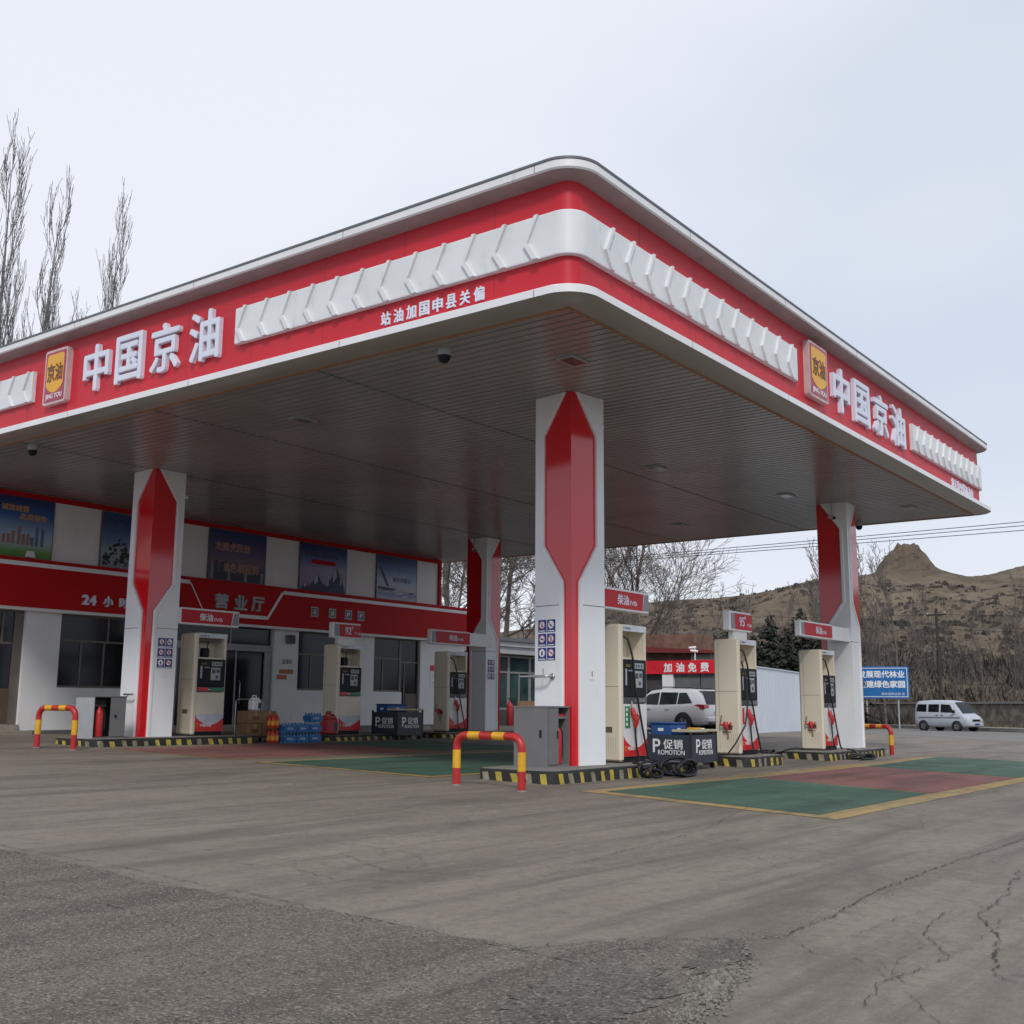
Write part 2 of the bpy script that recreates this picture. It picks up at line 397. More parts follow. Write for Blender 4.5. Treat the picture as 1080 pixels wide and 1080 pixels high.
crack(mb, [(4.3, 8.5), (4.0, 7.2), (4.3, 6.3), (4.15, 5.2)], .014, 15, jag=.06)
rc = random.Random(41)
def fork(x, y, a, L, w, d):
    pts = [(x, y)]; n = max(2, int(L/.35))
    for i in range(n): a += rc.gauss(0, .35); x += math.cos(a)*L/n; y += math.sin(a)*L/n; pts.append((x, y))
    crack(mb, pts, w, rc.randrange(999), jag=.04, h=.0088-.0003*d)
    if d < 2:
        for i in range(rc.randrange(1, 4)): p = rc.choice(pts); fork(p[0], p[1], a+rc.choice((-1, 1))*rc.uniform(.5, 1.3), L*.45, w*.7, d+1)
for x, y, a, L in ((7.2, 1.9, .2, 2.4), (8.6, 1.5, .5, 2.5), (9.5, 2.3, -.2, 3), (5.9, 2.0, .1, 1.3), (6.6, 5.9, .0, 2), (9.2, 7.6, .8, 3), (12, 4.2, .2, 4), (7.4, 9.2, 1.9, 3), (3.6, 6.4, 1.2, 2), (10.5, 11.5, .6, 4), (6.7, 2.5, -.6, 1.2)): fork(x, y, a, L, .009, 0)
struct('ground_cracks', mb)
# crumbled concrete along the joint
mb = MB(); r = random.Random(5)
RUBM = mat('crumbled concrete', (.17, .155, .135), .9, var=.3, scale=20)
RUBD = mat('dark grit', (.06, .055, .05), .9, var=.3, scale=20)
def chip(mb, x, y, s, m):
    z = G(x, y)+.006; vs = []
    for k in range(6):
        a = k*pi/3+r.uniform(-.3, .3); vs.append((x+s*math.cos(a)*r.uniform(.6, 1), y+s*math.sin(a)*r.uniform(.6, 1), z))
    for k in range(6):
        q = vs[k]; vs.append((x+(q[0]-x)*.6, y+(q[1]-y)*.6, z+s*r.uniform(.25, .75)))
    mb.add(vs, [(k, (k+1) % 6, 6+(k+1) % 6, 6+k) for k in range(6)]+[(6, 7, 8, 9, 10, 11)], m)
RUBL = mat('pale concrete chips', (.215, .19, .16), .9, var=.25, scale=20)
for k in range(9000):
    t = r.random()
    if t < .40:                                   # broken band along the slab edge
        u_ = r.gauss(0, .42); x = 5.10+u_; y = 2.58+u_*.30+r.gauss(0, .055); s = min(.02, abs(r.gauss(0, .0055))+.0018)
    elif t < .62: x = r.gauss(4.6, .42); y = r.gauss(2.92, .17); s = r.uniform(.0015, .0055)
    elif t < .78: y = r.uniform(3.6, 9); x = 5.1-.02*(y-4)+.05*math.sin(y*1.7)+r.gauss(0, .035); s = r.uniform(.0015, .006)
    elif t < .90: x = r.uniform(5, 6.5); y = 3.72-(x-5)*.62+r.gauss(0, .07); s = r.uniform(.0015, .006)
    else: x = r.uniform(6.4, 10); y = 2.85+r.gauss(0, .06); s = r.uniform(.0015, .006)
    q_ = r.random(); chip(mb, x, y, s, RUBM if q_ < .55 else (RUBL if q_ < .85 else RUBD))
for k in range(26): u_ = r.gauss(0, .16); chip(mb, 5.22+u_, 2.62+u_*.3+r.gauss(0, .03), r.uniform(.014, .036), RUBM if k % 3 else RUBL)
for k in range(90): chip(mb, r.uniform(5, 14), r.uniform(1.5, 9), r.uniform(.003, .010), RUBD if k % 2 else RUBL)
o = obj('rubble', mb); tag(o, 'crumbled concrete bits scattered along the broken joint', 'rubble', kind='stuff')

# painted bays
a = [(13.85, 8.95), (13.2, 5.1), (23.4, 5.2), (30.2, 6.6), (29.4, 9.15)]
def lerp2(p, q, t): return (p[0]+(q[0]-p[0])*t, p[1]+(q[1]-p[1])*t)
sheet('yellow_border', [(13.75, 9.0), (13.05, 4.98), (31.0, 5.05), (31.0, 9.2)], YPAINT, .005, .8)
sheet('green_bay', [(14.05, 8.75), (13.42, 5.33), (18.0, 5.38), (18.75, 8.62)], GPAINT, .009, .8)
sheet('red_bay', [(18.87, 8.62), (18.12, 5.38), (23.5, 5.35), (24.4, 8.58)], RPAINT, .009, .8)
sheet('far_green_bay', [(24.52, 8.58), (23.62, 5.35), (30.85, 5.3), (30.85, 8.95)], GPAINT, .009, .8)
sheet('inner_yellow_border', [(13.9, 16.2), (13.9, 11.9), (24.6, 11.9), (24.6, 16.2)], YPAINT, .005, .8)
sheet('inner_green_bay', [(14.1, 16.0), (14.1, 12.1), (24.4, 12.1), (24.4, 16.0)], GPAINT, .009, .8)
sheet('inner_red_border', [(14.0, 20.9), (14.0, 16.9), (24.2, 16.9), (24.2, 20.9)], YPAINT, .005, .8)
sheet('inner_red_bay', [(14.1, 20.8), (14.1, 17.0), (20.0, 17.0), (20.0, 20.8)], RPAINT, .009, .8)
sheet('inner_far_green_bay', [(20.1, 20.8), (20.1, 17.0), (24.1, 17.0), (24.1, 20.8)], GPAINT, .009, .8)

# road, kerb, pavement: runs along direction D past the forecourt's right end
D = Vector((-.64, -.768)); Nn = Vector((.768, -.64)) * -1   # Nn points back to the station
P0 = Vector((79.4, 26.1))
def rp(s, t): q = P0+D*s+Nn*t; return (q.x, q.y)
def strip(name, t0, t1, m, h, s0=-90, s1=70): return sheet(name, [rp(s0, t0), rp(s1, t0), rp(s1, t1), rp(s0, t1)], m, h, 4.0)
strip('road', 0, 15, ROADM, .004)
strip('road_line', 12.6, 12.85, mat('faded road line', (.30, .29, .27), .8, var=.2), .008)
mb = MB()
def sprism(mb, t0, t1, z0, z1, m, s0=-90, s1=70, step=4):
    n = int((s1-s0)/step)
    for i in range(n):
        p = [rp(s0+i*step, t0), rp(s0+(i+1)*step, t0), rp(s0+(i+1)*step, t1), rp(s0+i*step, t1)]
        lo = [(x, y, G(x, y)+z0) for x, y in p]; hi = [(x, y, G(x, y)+z1) for x, y in p]
        mb.add(lo+hi, [(4, 5, 6, 7), (0, 1, 5, 4), (1, 2, 6, 5), (2, 3, 7, 6), (3, 0, 4, 7)], m)
sprism(mb, -.25, 0, -.1, .22, mat('kerb stone', (.17, .16, .15), .8, var=.3, scale=1)); struct('kerb', mb)
mb = MB(); sprism(mb, -5, -.25, -.1, .20, PAVE); struct('pavement', mb)

# ------------------------------------------------------------------ hills
def interp(T, a):
    T = sorted(T)
    if a <= T[0][0]: return T[0][1]
    for (a0, v0), (a1, v1) in zip(T[:-1], T[1:]):
        if a <= a1:
            t = (a-a0)/(a1-a0); return v0+(v1-v0)*t
    return T[-1][1]
RIDGE = [(70, .05), (41.96, .0613), (37.61, .0621), (35.68, .0674), (31.81, .0862), (28.92, .0929), (26.07, .0916), (24.2, .0954), (22.79, .1033), (21.41, .1078),
         (19.6, .1104), (17.83, .1111), (15.88, .1116), (15.24, .1104), (14.4, .1091), (13.36, .11), (12.73, .1119), (11.91, .1136), (9.13, .1174), (5.41, .1138), (-15, .10)]
from mathutils import noise as mnoise
def hill_h(az, r):
    Rr = 285+22*math.sin(az*.21)
    zr = 1.15+Rr*interp(RIDGE, az)
    t = max(0, min(1.25, (r-98)/(Rr-98)))
    x, y = r*math.cos(math.radians(az)), r*math.sin(math.radians(az))
    f = min(t, 1); s = f**.8*(1-.10*math.sin(f*pi))
    h = zr*s-.3*(1-s)
    if t > 1: h -= (t-1)*40
    nz = mnoise.fractal((x*.018, y*.018, .3), 1.0, 2.1, 5)
    gl = abs(mnoise.noise((x*.03+4, y*.03, 1.7)))
    h += (nz*5.5-gl*6.5+1.2*mnoise.noise((x*.12, y*.12, 2)))*min(1, f*2.5)*(1-.78*max(0, min(1, (f-.72)/.28)))
    # terraces
    h += .9*math.sin(h*1.3)*f*.35
    kx, ky = 267.3, 83.3
    d = math.hypot((x-kx), (y-ky)); ang = math.atan2(y-ky, x-kx)
    k = d/(6.1+.5*math.sin(ang*3+1)+1.3*mnoise.noise((x*.2, y*.2, 7)))
    kk = max(0, 1/(1+k**3.3)-.03)
    h += 1.3*math.exp(-((d-.5)/4)**2)+kk*(7.7+1.5*mnoise.noise((x*.45, y*.45, 5))+.8*mnoise.noise((x*1.1, y*1.1, 6)))
    return h
mb = MB(); vs = []
AZ = [-22+ i*(92/400) for i in range(401)]; AZ = sorted(AZ+[14+i*.045 for i in range(150)])
RS = lin(96, 180, 34)+lin(183, 262, 36)[0:]+lin(263.5, 330, 44)+[340, 370, 420]
for a in AZ:
    for r_ in RS:
        vs.append((r_*math.cos(math.radians(a)), r_*math.sin(math.radians(a)), hill_h(a, r_)))
nr = len(RS)
HM = bpy.data.materials.new('dry loess hillside'); HM.use_nodes = True
def hill_material(m):
    nt = m.node_tree; N = nt.nodes; L = nt.links; b = N['Principled BSDF']; b.inputs['Roughness'].default_value = .95
    b.inputs['Specular IOR Level'].default_value = .1
    tc = N.new('ShaderNodeTexCoord')
    def noise(scale, mp=(1, 1, 1), det=8, rough=.65):
        n = N.new('ShaderNodeTexNoise'); n.inputs['Scale'].default_value = scale; n.inputs['Detail'].default_value = det; n.inputs['Roughness'].default_value = rough
        p = N.new('ShaderNodeMapping'); p.inputs['Scale'].default_value = mp; L.new(tc.outputs['Object'], p.inputs[0]); L.new(p.outputs[0], n.inputs['Vector'])
        return n.outputs['Fac']
    def ramp(f, a, c, o1=1.):
        r = N.new('ShaderNodeMapRange'); r.inputs[1].default_value = a; r.inputs[2].default_value = c; r.inputs[4].default_value = o1; L.new(f, r.inputs[0]); return r.outputs[0]
    def mix(f, a, c):
        x = N.new('ShaderNodeMix'); x.data_type = 'RGBA'; L.new(f, x.inputs[0])
        for i, q in ((6, a), (7, c)):
            if isinstance(q, tuple): x.inputs[i].default_value = (*q, 1)
            else: L.new(q, x.inputs[i])
        return x.outputs[2]
    c = mix(ramp(noise(.03), .40, .62), (.150, .118, .088), (.225, .180, .132))
    c = mix(ramp(noise(.10, (1, 1, 3)), .48, .62), c, (.115, .094, .074))
    c = mix(ramp(noise(.5, (1, 1, 2)), .54, .66, .8), c, (.066, .057, .052))
    c = mix(ramp(noise(.22, (1, 1, 5)), .60, .68, .6), c, (.27, .225, .175))
    c = mix(ramp(noise(2.2), .60, .70, .5), c, (.05, .043, .038))
    L.new(c, b.inputs['Base Color'])
    bp = N.new('ShaderNodeBump'); bp.inputs['Strength'].default_value = 1; bp.inputs['Distance'].default_value = 1.6
    L.new(noise(.35), bp.inputs['Height']); L.new(bp.outputs[0], b.inputs['Normal'])
hill_material(HM)
mb.add(vs, [(i*nr+j, i*nr+j+1, (i+1)*nr+j+1, (i+1)*nr+j) for i in range(len(AZ)-1) for j in range(nr-1)], HM, True)
# face order gives upward normals
struct('hills', mb)
def hz(az, r):
    return hill_h(az, r) if r > 98 else G(r*math.cos(math.radians(az)), r*math.sin(math.radians(az)))
def pol(az, r): return r*math.cos(math.radians(az)), r*math.sin(math.radians(az))

# ------------------------------------------------------------------ canopy
CX0, CX1, CY0, CY1, CR = 11.8, 33.45, 7.72, 28.0, .52
CS = []   # (reference point on the outer line, outward normal)
def seg(a, b, n, step=.25):
    a = Vector(a); b = Vector(b); k = max(1, int(round((b-a).length/step)))
    for i in range(k): CS.append((a.lerp(b, i/k), Vector(n)))
def arc(c, a0, a1, k=12):
    for i in range(k):
        a = math.radians(a0+(a1-a0)*i/k); nn = Vector((math.cos(a), math.sin(a))); CS.append((Vector(c)+nn*CR, nn))
seg((CX0, CY1), (CX0, CY0+CR), (-1, 0)); arc((CX0+CR, CY0+CR), 180, 270)
seg((CX0+CR, CY0), (CX1-CR, CY0), (0, -1)); arc((CX1-CR, CY0+CR), 270, 360)
seg((CX1, CY0+CR), (CX1, CY1), (1, 0)); CS.append((Vector((CX1, CY1)), Vector((1, 0))))
SA = [0.]
for (p, _), (q, _) in zip(CS[:-1], CS[1:]): SA.append(SA[-1]+(q-p).length)
def CP(s, d, z):
    """point at arc length s, inset d"""
    import bisect
    i = max(0, min(len(SA)-2, bisect.bisect_right(SA, s)-1))
    t = (s-SA[i])/(SA[i+1]-SA[i]); p = CS[i][0].lerp(CS[i+1][0], t); nn = CS[i][1].lerp(CS[i+1][1], t).normalized()
    p = p-nn*d
    return (p.x, p.y, z)
sL = CY1-(CY0+CR)                    # length of the left run
sB = sL+CR*pi/2                       # start of the front run
def sOnLeft(Y): return CY1-Y
def sOnFront(X): return sB+X-(CX0+CR)
STOT = SA[-1]
def sweep(mb, prof, m, s0=0, s1=None, close=False, smooth=False, caps=False):
    s1 = STOT if s1 is None else s1
    ss = [s0]+[s for s in SA if s0+.01 < s < s1-.01]+[s1]
    n = len(prof); vs = [CP(s, d, z) for s in ss for d, z in prof]; fs = []
    for i in range(len(ss)-1):
        for j in range(n if close else n-1):
            k = (j+1) % n; fs.append((i*n+j, i*n+k, (i+1)*n+k, (i+1)*n+j))
    mb.add(vs, fs, m, smooth)
    if caps: mb.add(vs[:n], [tuple(range(n))], m); mb.add(vs[-n:], [tuple(range(n-1, -1, -1))], m)
ZL = 6.55
can = thing('gas_station_canopy', 'flat red and white canopy roof over the fuel pumps with chevron band and lettering', 'canopy', (CX0, CY0, ZL))
mb = MB(); sweep(mb, [(.28, 6.742), (.28, 8.345)], REDF)
# joints between fascia panels
for s in lin(1.1, STOT-1.0, 34):
    sweep(mb, [(.2795, 6.75), (.2785, 8.34)], mat('fascia joint', (.20, .015, .02), .5), s, s+.010)
obj('fascia', mb, can)
mb = MB()
sweep(mb, [(.28, 8.345), (.02, 8.405)], mat('trim underside', (.36, .31, .32), .5)); sweep(mb, [(.02, 8.405), (0, 8.43), (0, 8.535)], WHT)
sweep(mb, [(0, 8.535), (-.012, 8.54), (-.012, 8.575), (.5, 8.60)], TRIMD)
for s in lin(.9, STOT-1.2, 16): sweep(mb, [(-.001, 8.431), (-.001, 8.534)], DGR, s, s+.012)
mb.add([CP(SA[i], .5, 8.60) for i in range(len(SA))], [tuple(range(len(SA)))], TRIMD)
obj('roof_trim', mb, can)
mb = MB()
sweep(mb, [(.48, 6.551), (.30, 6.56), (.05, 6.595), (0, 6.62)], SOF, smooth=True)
sweep(mb, [(0, 6.62), (0, 6.725), (.02, 6.742), (.28, 6.742)], WHT)
for s in lin(.9, STOT-1.2, 16): sweep(mb, [(-.001, 6.621), (-.001, 6.724)], DGR, s, s+.010)
obj('lip_trim', mb, can)
# chevron bands
def band(s0, s1, marks, sgn):
    mb = MB()
    sweep(mb, [(.279, 7.245), (.20, 7.25), (.195, 7.265), (.195, 7.875), (.20, 7.89), (.279, 7.895)], CHV, s0, s1, caps=True)
    zb, zm, zt = 7.247, 7.50, 7.893
    for s in marks:
        # raised arrow bars, shallow, lower arm a little broader
        dp = .045
        for (sa, za, sb_, zb_, w) in ((s+.16, zb, s, zm, .085), (s, zm, s+.19, zt, .06)):
            f4 = [CP(sa, .193-dp, za), CP(sa+w, .193-dp, za), CP(sb_+w, .193-dp, zb_), CP(sb_, .193-dp, zb_)]
            b4 = [CP(sa, .1955, za), CP(sa+w, .1955, za), CP(sb_+w, .1955, zb_), CP(sb_, .1955, zb_)]
            mb.add(f4+b4, [(0, 3, 2, 1), (0, 1, 5, 4), (1, 2, 6, 5), (2, 3, 7, 6), (3, 0, 4, 7)], CHV)
    obj('chevron_band', mb, can)
sa, sb_ = sOnLeft(14.95), sOnFront(19.7)
m1 = [sOnLeft(y) for y in lin(14.90, 8.75, 11)]; m2 = [sOnFront(x) for x in lin(12.75, 19.2, 11)]
band(sa, sb_, m1+m2, 1)
band(.3, sOnLeft(21.35), [s for s in lin(.5, sOnLeft(21.35)-.35, 10)], 1)
e2 = sOnFront(CX1-CR)+CR*pi/2
band(sOnFront(26.75), e2+3.0, [sOnFront(x) for x in lin(26.95, 32.4, 10)]+lin(e2+.1, e2+2.5, 4), 1)
# lettering
def letter_row(chars, centers, plane, U, h, w, z, dep, m):
    for ch, c in zip(chars, centers):
        mb = MB()
        pos = (plane, c, z) if U == UA else (c, plane, z)
        text(mb, ch, pos, *U, w, h, dep, m, .020)
        # side returns take a duller tone
        o = obj('letter', mb, can)
letter_row('中国京油', [19.10, 18.04, 16.94, 15.80], CX0+.279, UA, .90, .80, 7.58, .085, LET)
letter_row('中国京油', [22.05, 23.27, 24.5, 25.72], CY0+.279, UX, .90, .90, 7.60, .085, LET)
mb = MB()
for k, ch in enumerate('站油加国申县关偏'): text(mb, ch, (CX0+.2798, 11.45-k*.262, 7.01), *UA, .185, .21, .02, LET, .025)
obj('lettering', mb, can)
mb = MB()
for k, ch in enumerate('偏关县申国加油站'): text(mb, ch, (30.25+k*.27, CY0+.2798, 7.03), *UX, .19, .22, .02, LET, .025)
obj('lettering', mb, can)
LOGY = mat('logo yellow', (.75, .38, .015), .35, var=.04); LOGR = mat('logo crimson', (.36, .03, .08), .35, var=.05); LOGB = mat('logo frame', (.55, .42, .42), .4)
def logo(c, U, w, h):
    U0, V0 = Vector(U[0]), Vector(U[1]); N0 = U0.cross(V0); c = Vector(c)
    def P(u, v, d): return c+U0*u+V0*v+N0*d
    def rr(w, h, r, d):
        pts = []
        for sx, sy, a0 in ((1, -1, -90), (1, 1, 0), (-1, 1, 90), (-1, -1, 180)):
            for k in range(5):
                a = math.radians(a0+90*k/4); pts.append(P(sx*(w/2-r)+r*math.cos(a), sy*(h/2-r)+r*math.sin(a), d))
        return pts
    mb = MB(); mb.prism(rr(w, h, .06, .12), -N0*.12, LOGB); b = obj('logo_box', mb, can)
    mb = MB(); mb.prism(rr(w-.10, h-.10, .04, .126), -N0*.004, LOGR); obj('logo_face', mb, b)
    mb = MB(); wy = w-.20; top = h/2-.10; pts = [(-wy/2, top), (-wy/2, -.18)]
    arcp = [(-wy/2+wy*k/12, -.18-.16*math.sin(pi*k/12)**.8) for k in range(13)]
    pts = [P(u, v, .132) for u, v in arcp]+[P(wy/2, top-.05, .132), P(wy/2-.05, top, .132), P(-wy/2+.05, top, .132), P(-wy/2, top-.05, .132)]
    mb.prism(pts, -N0*.004, LOGY); obj('logo_panel', mb, b)
    mb = MB(); text(mb, '京油', P(0, .08, .1325), *U, w*.66, .36, .006, mat('logo brown', (.16, .05, .02), .5), .03)
    text(mb, 'JING YOU', P(0, -.42, .127), *U, w*.72, .13, .006, WFL, .01); obj('lettering', mb, b)
logo((CX0+.2795, 20.45, 7.62), UA, .80, 1.14)
logo((20.68, CY0+.2795, 7.66), UX, .95, 1.12)
# slatted ceiling
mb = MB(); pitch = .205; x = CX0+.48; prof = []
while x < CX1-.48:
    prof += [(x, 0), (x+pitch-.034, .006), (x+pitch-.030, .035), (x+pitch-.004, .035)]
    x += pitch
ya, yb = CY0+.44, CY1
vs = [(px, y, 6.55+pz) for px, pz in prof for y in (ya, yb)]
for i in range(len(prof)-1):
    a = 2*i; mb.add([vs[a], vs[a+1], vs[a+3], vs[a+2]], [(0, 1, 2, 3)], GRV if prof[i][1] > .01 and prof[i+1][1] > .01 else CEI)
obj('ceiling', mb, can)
mb = MB()
for (x0, x1, y0, y1) in ((CX0+.44, CX1-.44, CY0+.44, CY0+.48), (CX0+.44, CX0+.48, CY0+.48, CY1), (CX1-.48, CX1-.44, CY0+.48, CY1)):
    mb.box(x0, x1, y0, y1, 6.535, 6.56, ORG)
obj('edge_strip', mb, can)
# cross joints in the ceiling
mb = MB()
for y in (13.2, 17.6, 22.2): mb.box(CX0+.5, CX1-.5, y, y+.012, 6.5475, 6.56, GRV)
obj('ceiling_joint', mb, can)
# ceiling lamps and cameras
lamp = None
LMP = [(14.4, 15.8, 'dark recessed ceiling lamp above the forecourt left of the front column'), (14.27, 9.45, 'dark recessed ceiling lamp near the canopy front corner'),
       (27.08, 11.32, 'pale recessed ceiling lamp left of the right front column'), (30.7, 9.3, 'pale recessed ceiling lamp near the right end of the canopy'),
       (29.9, 15.9, 'pale recessed ceiling lamp over the gap beyond the second pump'), (22.2, 12.4, 'recessed ceiling lamp over the middle fuel island')]
for i, (x, y, lb) in enumerate(LMP):
    if lamp is None:
        lamp = o = thing('ceiling_lamp', lb, 'ceiling lamp', (x, y, 6.55), 0, 'recessed lamps in the canopy ceiling')
        mb = MB(); mb.box(-.24, .24, -.16, .16, -.03, 0, LGREY); obj('frame', mb, o, True)
        mb = MB(); mb.box(-.20, .20, -.12, .12, -.034, -.0305, mat('lamp glass', (.10, .10, .10), .15)); obj('diffuser', mb, o, True)
    else:
        o = copy_tree(lamp); o.location = (x, y, 6.55); o['label'] = lb
def dome_cam(x, y, lb):
    o = thing('dome_camera', lb, 'security camera', (x, y, 6.55), 0, 'dome cameras under the canopy')
    mb = MB(); mb.lathe((0, 0, -.12), [(.11, .12), (.11, 0)], LGREY); mb.lathe((0, 0, -.12), [(.10, 0), (.09, -.06), (.06, -.10), (0, -.12)], BLK)
    obj('housing', mb, o, True)
    mb = MB(); mb.lathe((0, 0, -.10), [(0, .10), (.06, .10), (.06, 0)], LGREY); obj('mount', mb, o, True)
dome_cam(12.65, 10.75, 'black dome camera under the front edge of the canopy')
dome_cam(12.6, 22.2, 'black dome camera under the canopy edge at far left')
dome_cam(32.4, 11.3, 'small black dome camera under the right end of the canopy')
def bullet(x, y, z, ang, lb, drop=.25):
    o = thing('bullet_camera', lb, 'security camera', (x, y, z), ang, 'bullet cameras under the canopy')
    mb = MB(); mb.tube([(0, 0, drop-.01), (0, 0, .02)], .02, LGREY); obj('mount', mb, o, True)
    mb = MB(); mb.tube([(-.16, 0, .03), (.14, 0, -.05)], .055, WFL, 12); mb.tube([(.141, 0, -.05), (.15, 0, -.053)], .045, BLK, 12); obj('housing', mb, o, True)
bullet(17.25, 10.9, 6.30, -.8, 'white bullet camera beside the top of the front column')
bullet(17.35, 23.3, 6.30, -.8, 'white bullet camera beside the top of the left column')
bullet(28.75, 10.75, 6.15, 3.9, 'dark bullet camera at the top of the right front column', .4)
bullet(28.45, 22.75, 6.15, 3.9, 'bullet camera at the top of the rear column', .4)

# ------------------------------------------------------------------ columns
HW = .428
def column(cx, cy, zb, rot, mirror, lb):
    """red ridge on two opposite corners; mirror swaps which pair"""
    t = thing('canopy_column', lb, 'column', (cx, cy, zb), rot, 'columns carrying the canopy')
    H = 6.55-zb; core = MB(); a = HW-.03
    core.add([(sx*a, sy*a, z) for z in (0, H) for sx, sy in ((-1, -1), (1, -1), (1, 1), (-1, 1))],
             [(0, 1, 5, 4), (1, 2, 6, 5), (2, 3, 7, 6), (3, 0, 4, 7)], REDP)
    obj('core', core, t, True)
    w = 2*HW
    zz = [(0, .19), (3.22-zb, .19), (3.88-zb, .72), (5.83-zb, .72), (H, .13)]
    # corner list: (-,-) (+,-) (+,+) (-,+); red corners
    C4 = [(-1, -1), (1, -1), (1, 1), (-1, 1)]
    red = [0, 2] if not mirror else [1, 3]
    pan = MB(); trim = MB(); jt = MB()
    for rc in red:
        for wc in ((rc+1) % 4, (rc+3) % 4):
            r0 = Vector((*C4[rc], 0)).xy*(HW-.03); w0 = Vector((*C4[wc], 0)).xy*(HW-.03)
            du = (w0-r0).normalized(); nn = (r0+w0).normalized()
            wi = (w0-r0).length
            def P(u, z, d): q = r0+du*u+nn*d; return (q.x, q.y, z)
            ub = [(z, f*w) for z, f in zz]
            inner = [P(u, z, .03) for z, u in ub]; edge = [P(u, z, 0) for z, u in ub]
            outer = [P(wi+.03, z, .03) for z, u in ub]
            n = len(ub)
            flip = (du.x*nn.y-du.y*nn.x) > 0
            F = []
            for i in range(n-1):
                F.append((i, n+i, n+i+1, i+1)); F.append((2*n+i, i, i+1, 2*n+i+1))
            if flip: F = [f[::-1] for f in F]
            pan.add(inner+outer+edge, F, WHP)
            # raised frame along the boundary
            tw = .075
            A = [P(u, z, .0305) for z, u in ub]; B = [P(u+.012, z, .052) for z, u in ub]; Cc = [P(u+tw, z, .052) for z, u in ub]; Dd = [P(u+tw+.02, z, .0305) for z, u in ub]
            F = []
            for i in range(n-1):
                for k in range(3): F.append((k*n+i, (k+1)*n+i, (k+1)*n+i+1, k*n+i+1))
            if flip: F = [f[::-1] for f in F]
            trim.add(A+B+Cc+Dd, F, WHP)
            zj = 2.82-zb
            q = [P(.19*w+tw+.02, zj, .0315), P(wi+.03, zj, .0315), P(wi+.03, zj+.012, .0315), P(.19*w+tw+.02, zj+.012, .0315)]
            jt.add(q, [(0, 1, 2, 3)], DGR)
    obj('white_panel', pan, t, True); obj('panel_trim', trim, t, True); obj('panel_joint', jt, t, True)
    return t
# signs: blue safety notices, three rows of two
def notices(t, rot, face, u0, z0, s=.20):
    """on the local -X ('A') or -Y ('X') face; u0 = local coordinate of the group's left edge as seen"""
    k = 0
    for r_ in range(3):
        for c_ in range(2):
            mb = MB(); u = u0+(c_+.5)*(s+.02); z = z0-(r_+.5)*(s+.05)
            d = HW+.003
            def P(a, b, e):
                return (-d-e, -(u+a), z+b) if face == 'A' else (u+a, -d-e, z+b)
            Nn_ = Vector((1, 0, 0)) if face == 'A' else Vector((0, 1, 0))
            h = s*1.12
            mb.prism([P(-s/2, -h/2, .004), P(s/2, -h/2, .004), P(s/2, h/2, .004), P(-s/2, h/2, .004)], Nn_*.004, BLUE)
            def disc(rad, e, m, n=20, cx=0, cz=.018):
                mb.prism([P(cx+rad*math.cos(2*pi*i/n), cz+rad*math.sin(2*pi*i/n), e) for i in range(n)], Nn_*.001, m)
            ringm = mat('prohibition red', (.45, .10, .12), .4)
            disc(s*.36, .006, ringm if k not in (1, 4) else WFL); disc(s*.29, .0075, WFL)
            gm = mat('pictogram blue black', (.03, .03, .08), .5)
            if k == 0: mb.prism([P(-.02, -.02, .009), P(.02, -.02, .009), P(.005, .07, .009)], Nn_*.001, gm)
            elif k == 1: mb.prism([P(-.04, .05, .009), P(-.03, 0, .009), P(.03, -.02, .009), P(.0, .02, .009)], Nn_*.001, gm)
            elif k == 2: mb.prism([P(-.035, .0, .009), P(.035, .0, .009), P(.035, .03, .009), P(-.035, .03, .009)], Nn_*.001, gm)
            elif k == 3: mb.prism([P(-.012, -.03, .009), P(.014, -.03, .009), P(.014, .06, .009), P(-.012, .06, .009)], Nn_*.001, gm)
            elif k == 4: mb.prism([P(-.015, -.03, .009), P(.02, -.01, .009), P(.015, .06, .009), P(-.02, .03, .009)], Nn_*.001, gm)
            else: mb.prism([P(-.045, .035, .009), P(.01, -.0, .009), P(.05, .01, .009), P(.0, .035, .009)], Nn_*.001, gm)
            if k not in (4,):
                mb.prism([P(-.05, .065, .0095), P(-.058, .057, .0095), P(.05, -.03, .0095), P(.058, -.022, .0095)], Nn_*.001, ringm)
            mb.prism([P(-s*.38, -h*.44, .006), P(s*.38, -h*.44, .006), P(s*.38, -h*.36, .006), P(-s*.38, -h*.36, .006)], Nn_*.001, WFL)
            obj('safety_notice', mb, t, True); k += 1
colN = column(16.2, 10.80, .15, -.15, False, 'front column with wide red ridge facing the viewer, nearest of the four')
notices(colN, 0, 'A', -.355, 2.60-.15, .19)
mb = MB(); mb.box(.02, .14, -HW-.008, -HW-.003, 1.42, 1.62, WFL); mb.box(.07, .09, -HW-.0095, -HW-.0085, 1.47, 1.56, DGR); obj('sticker', mb, colN, True)
mb = MB(); z = 1.47
mb.tube([(-HW-.003, .0, z), (-HW-.12, .0, z), (-HW-.16, .08, z), (-HW-.16, .62, z)], .022, STEEL); mb.tube([(-HW-.16, .08, z), (-HW-.16, .08, z+.13)], .010, STEEL)
mb.tube([(-HW-.16, .30, z), (-HW-.16, .38, z)], .034, STEEL); mb.lathe((-HW-.005, 0, z), [(0, 0), (.05, 0), (.05, -.02), (0, -.02)], STEEL, axis='x')
obj('pipe_arm', mb, colN, True)
colR = column(29.3, 10.84, .10, .02, True, 'right front column with narrow white waist beside the blue roadside sign')
mb = MB(); mb.box(.10, .22, -HW-.008, -HW-.003, 1.2, 1.4, WFL); obj('sticker', mb, colR, True)
colL = column(16.03, 22.46, .36, -.04, False, 'left column with red ridge standing before the shop wall')
notices(colL, 0, 'X', -.09, 2.62-.36, .19)
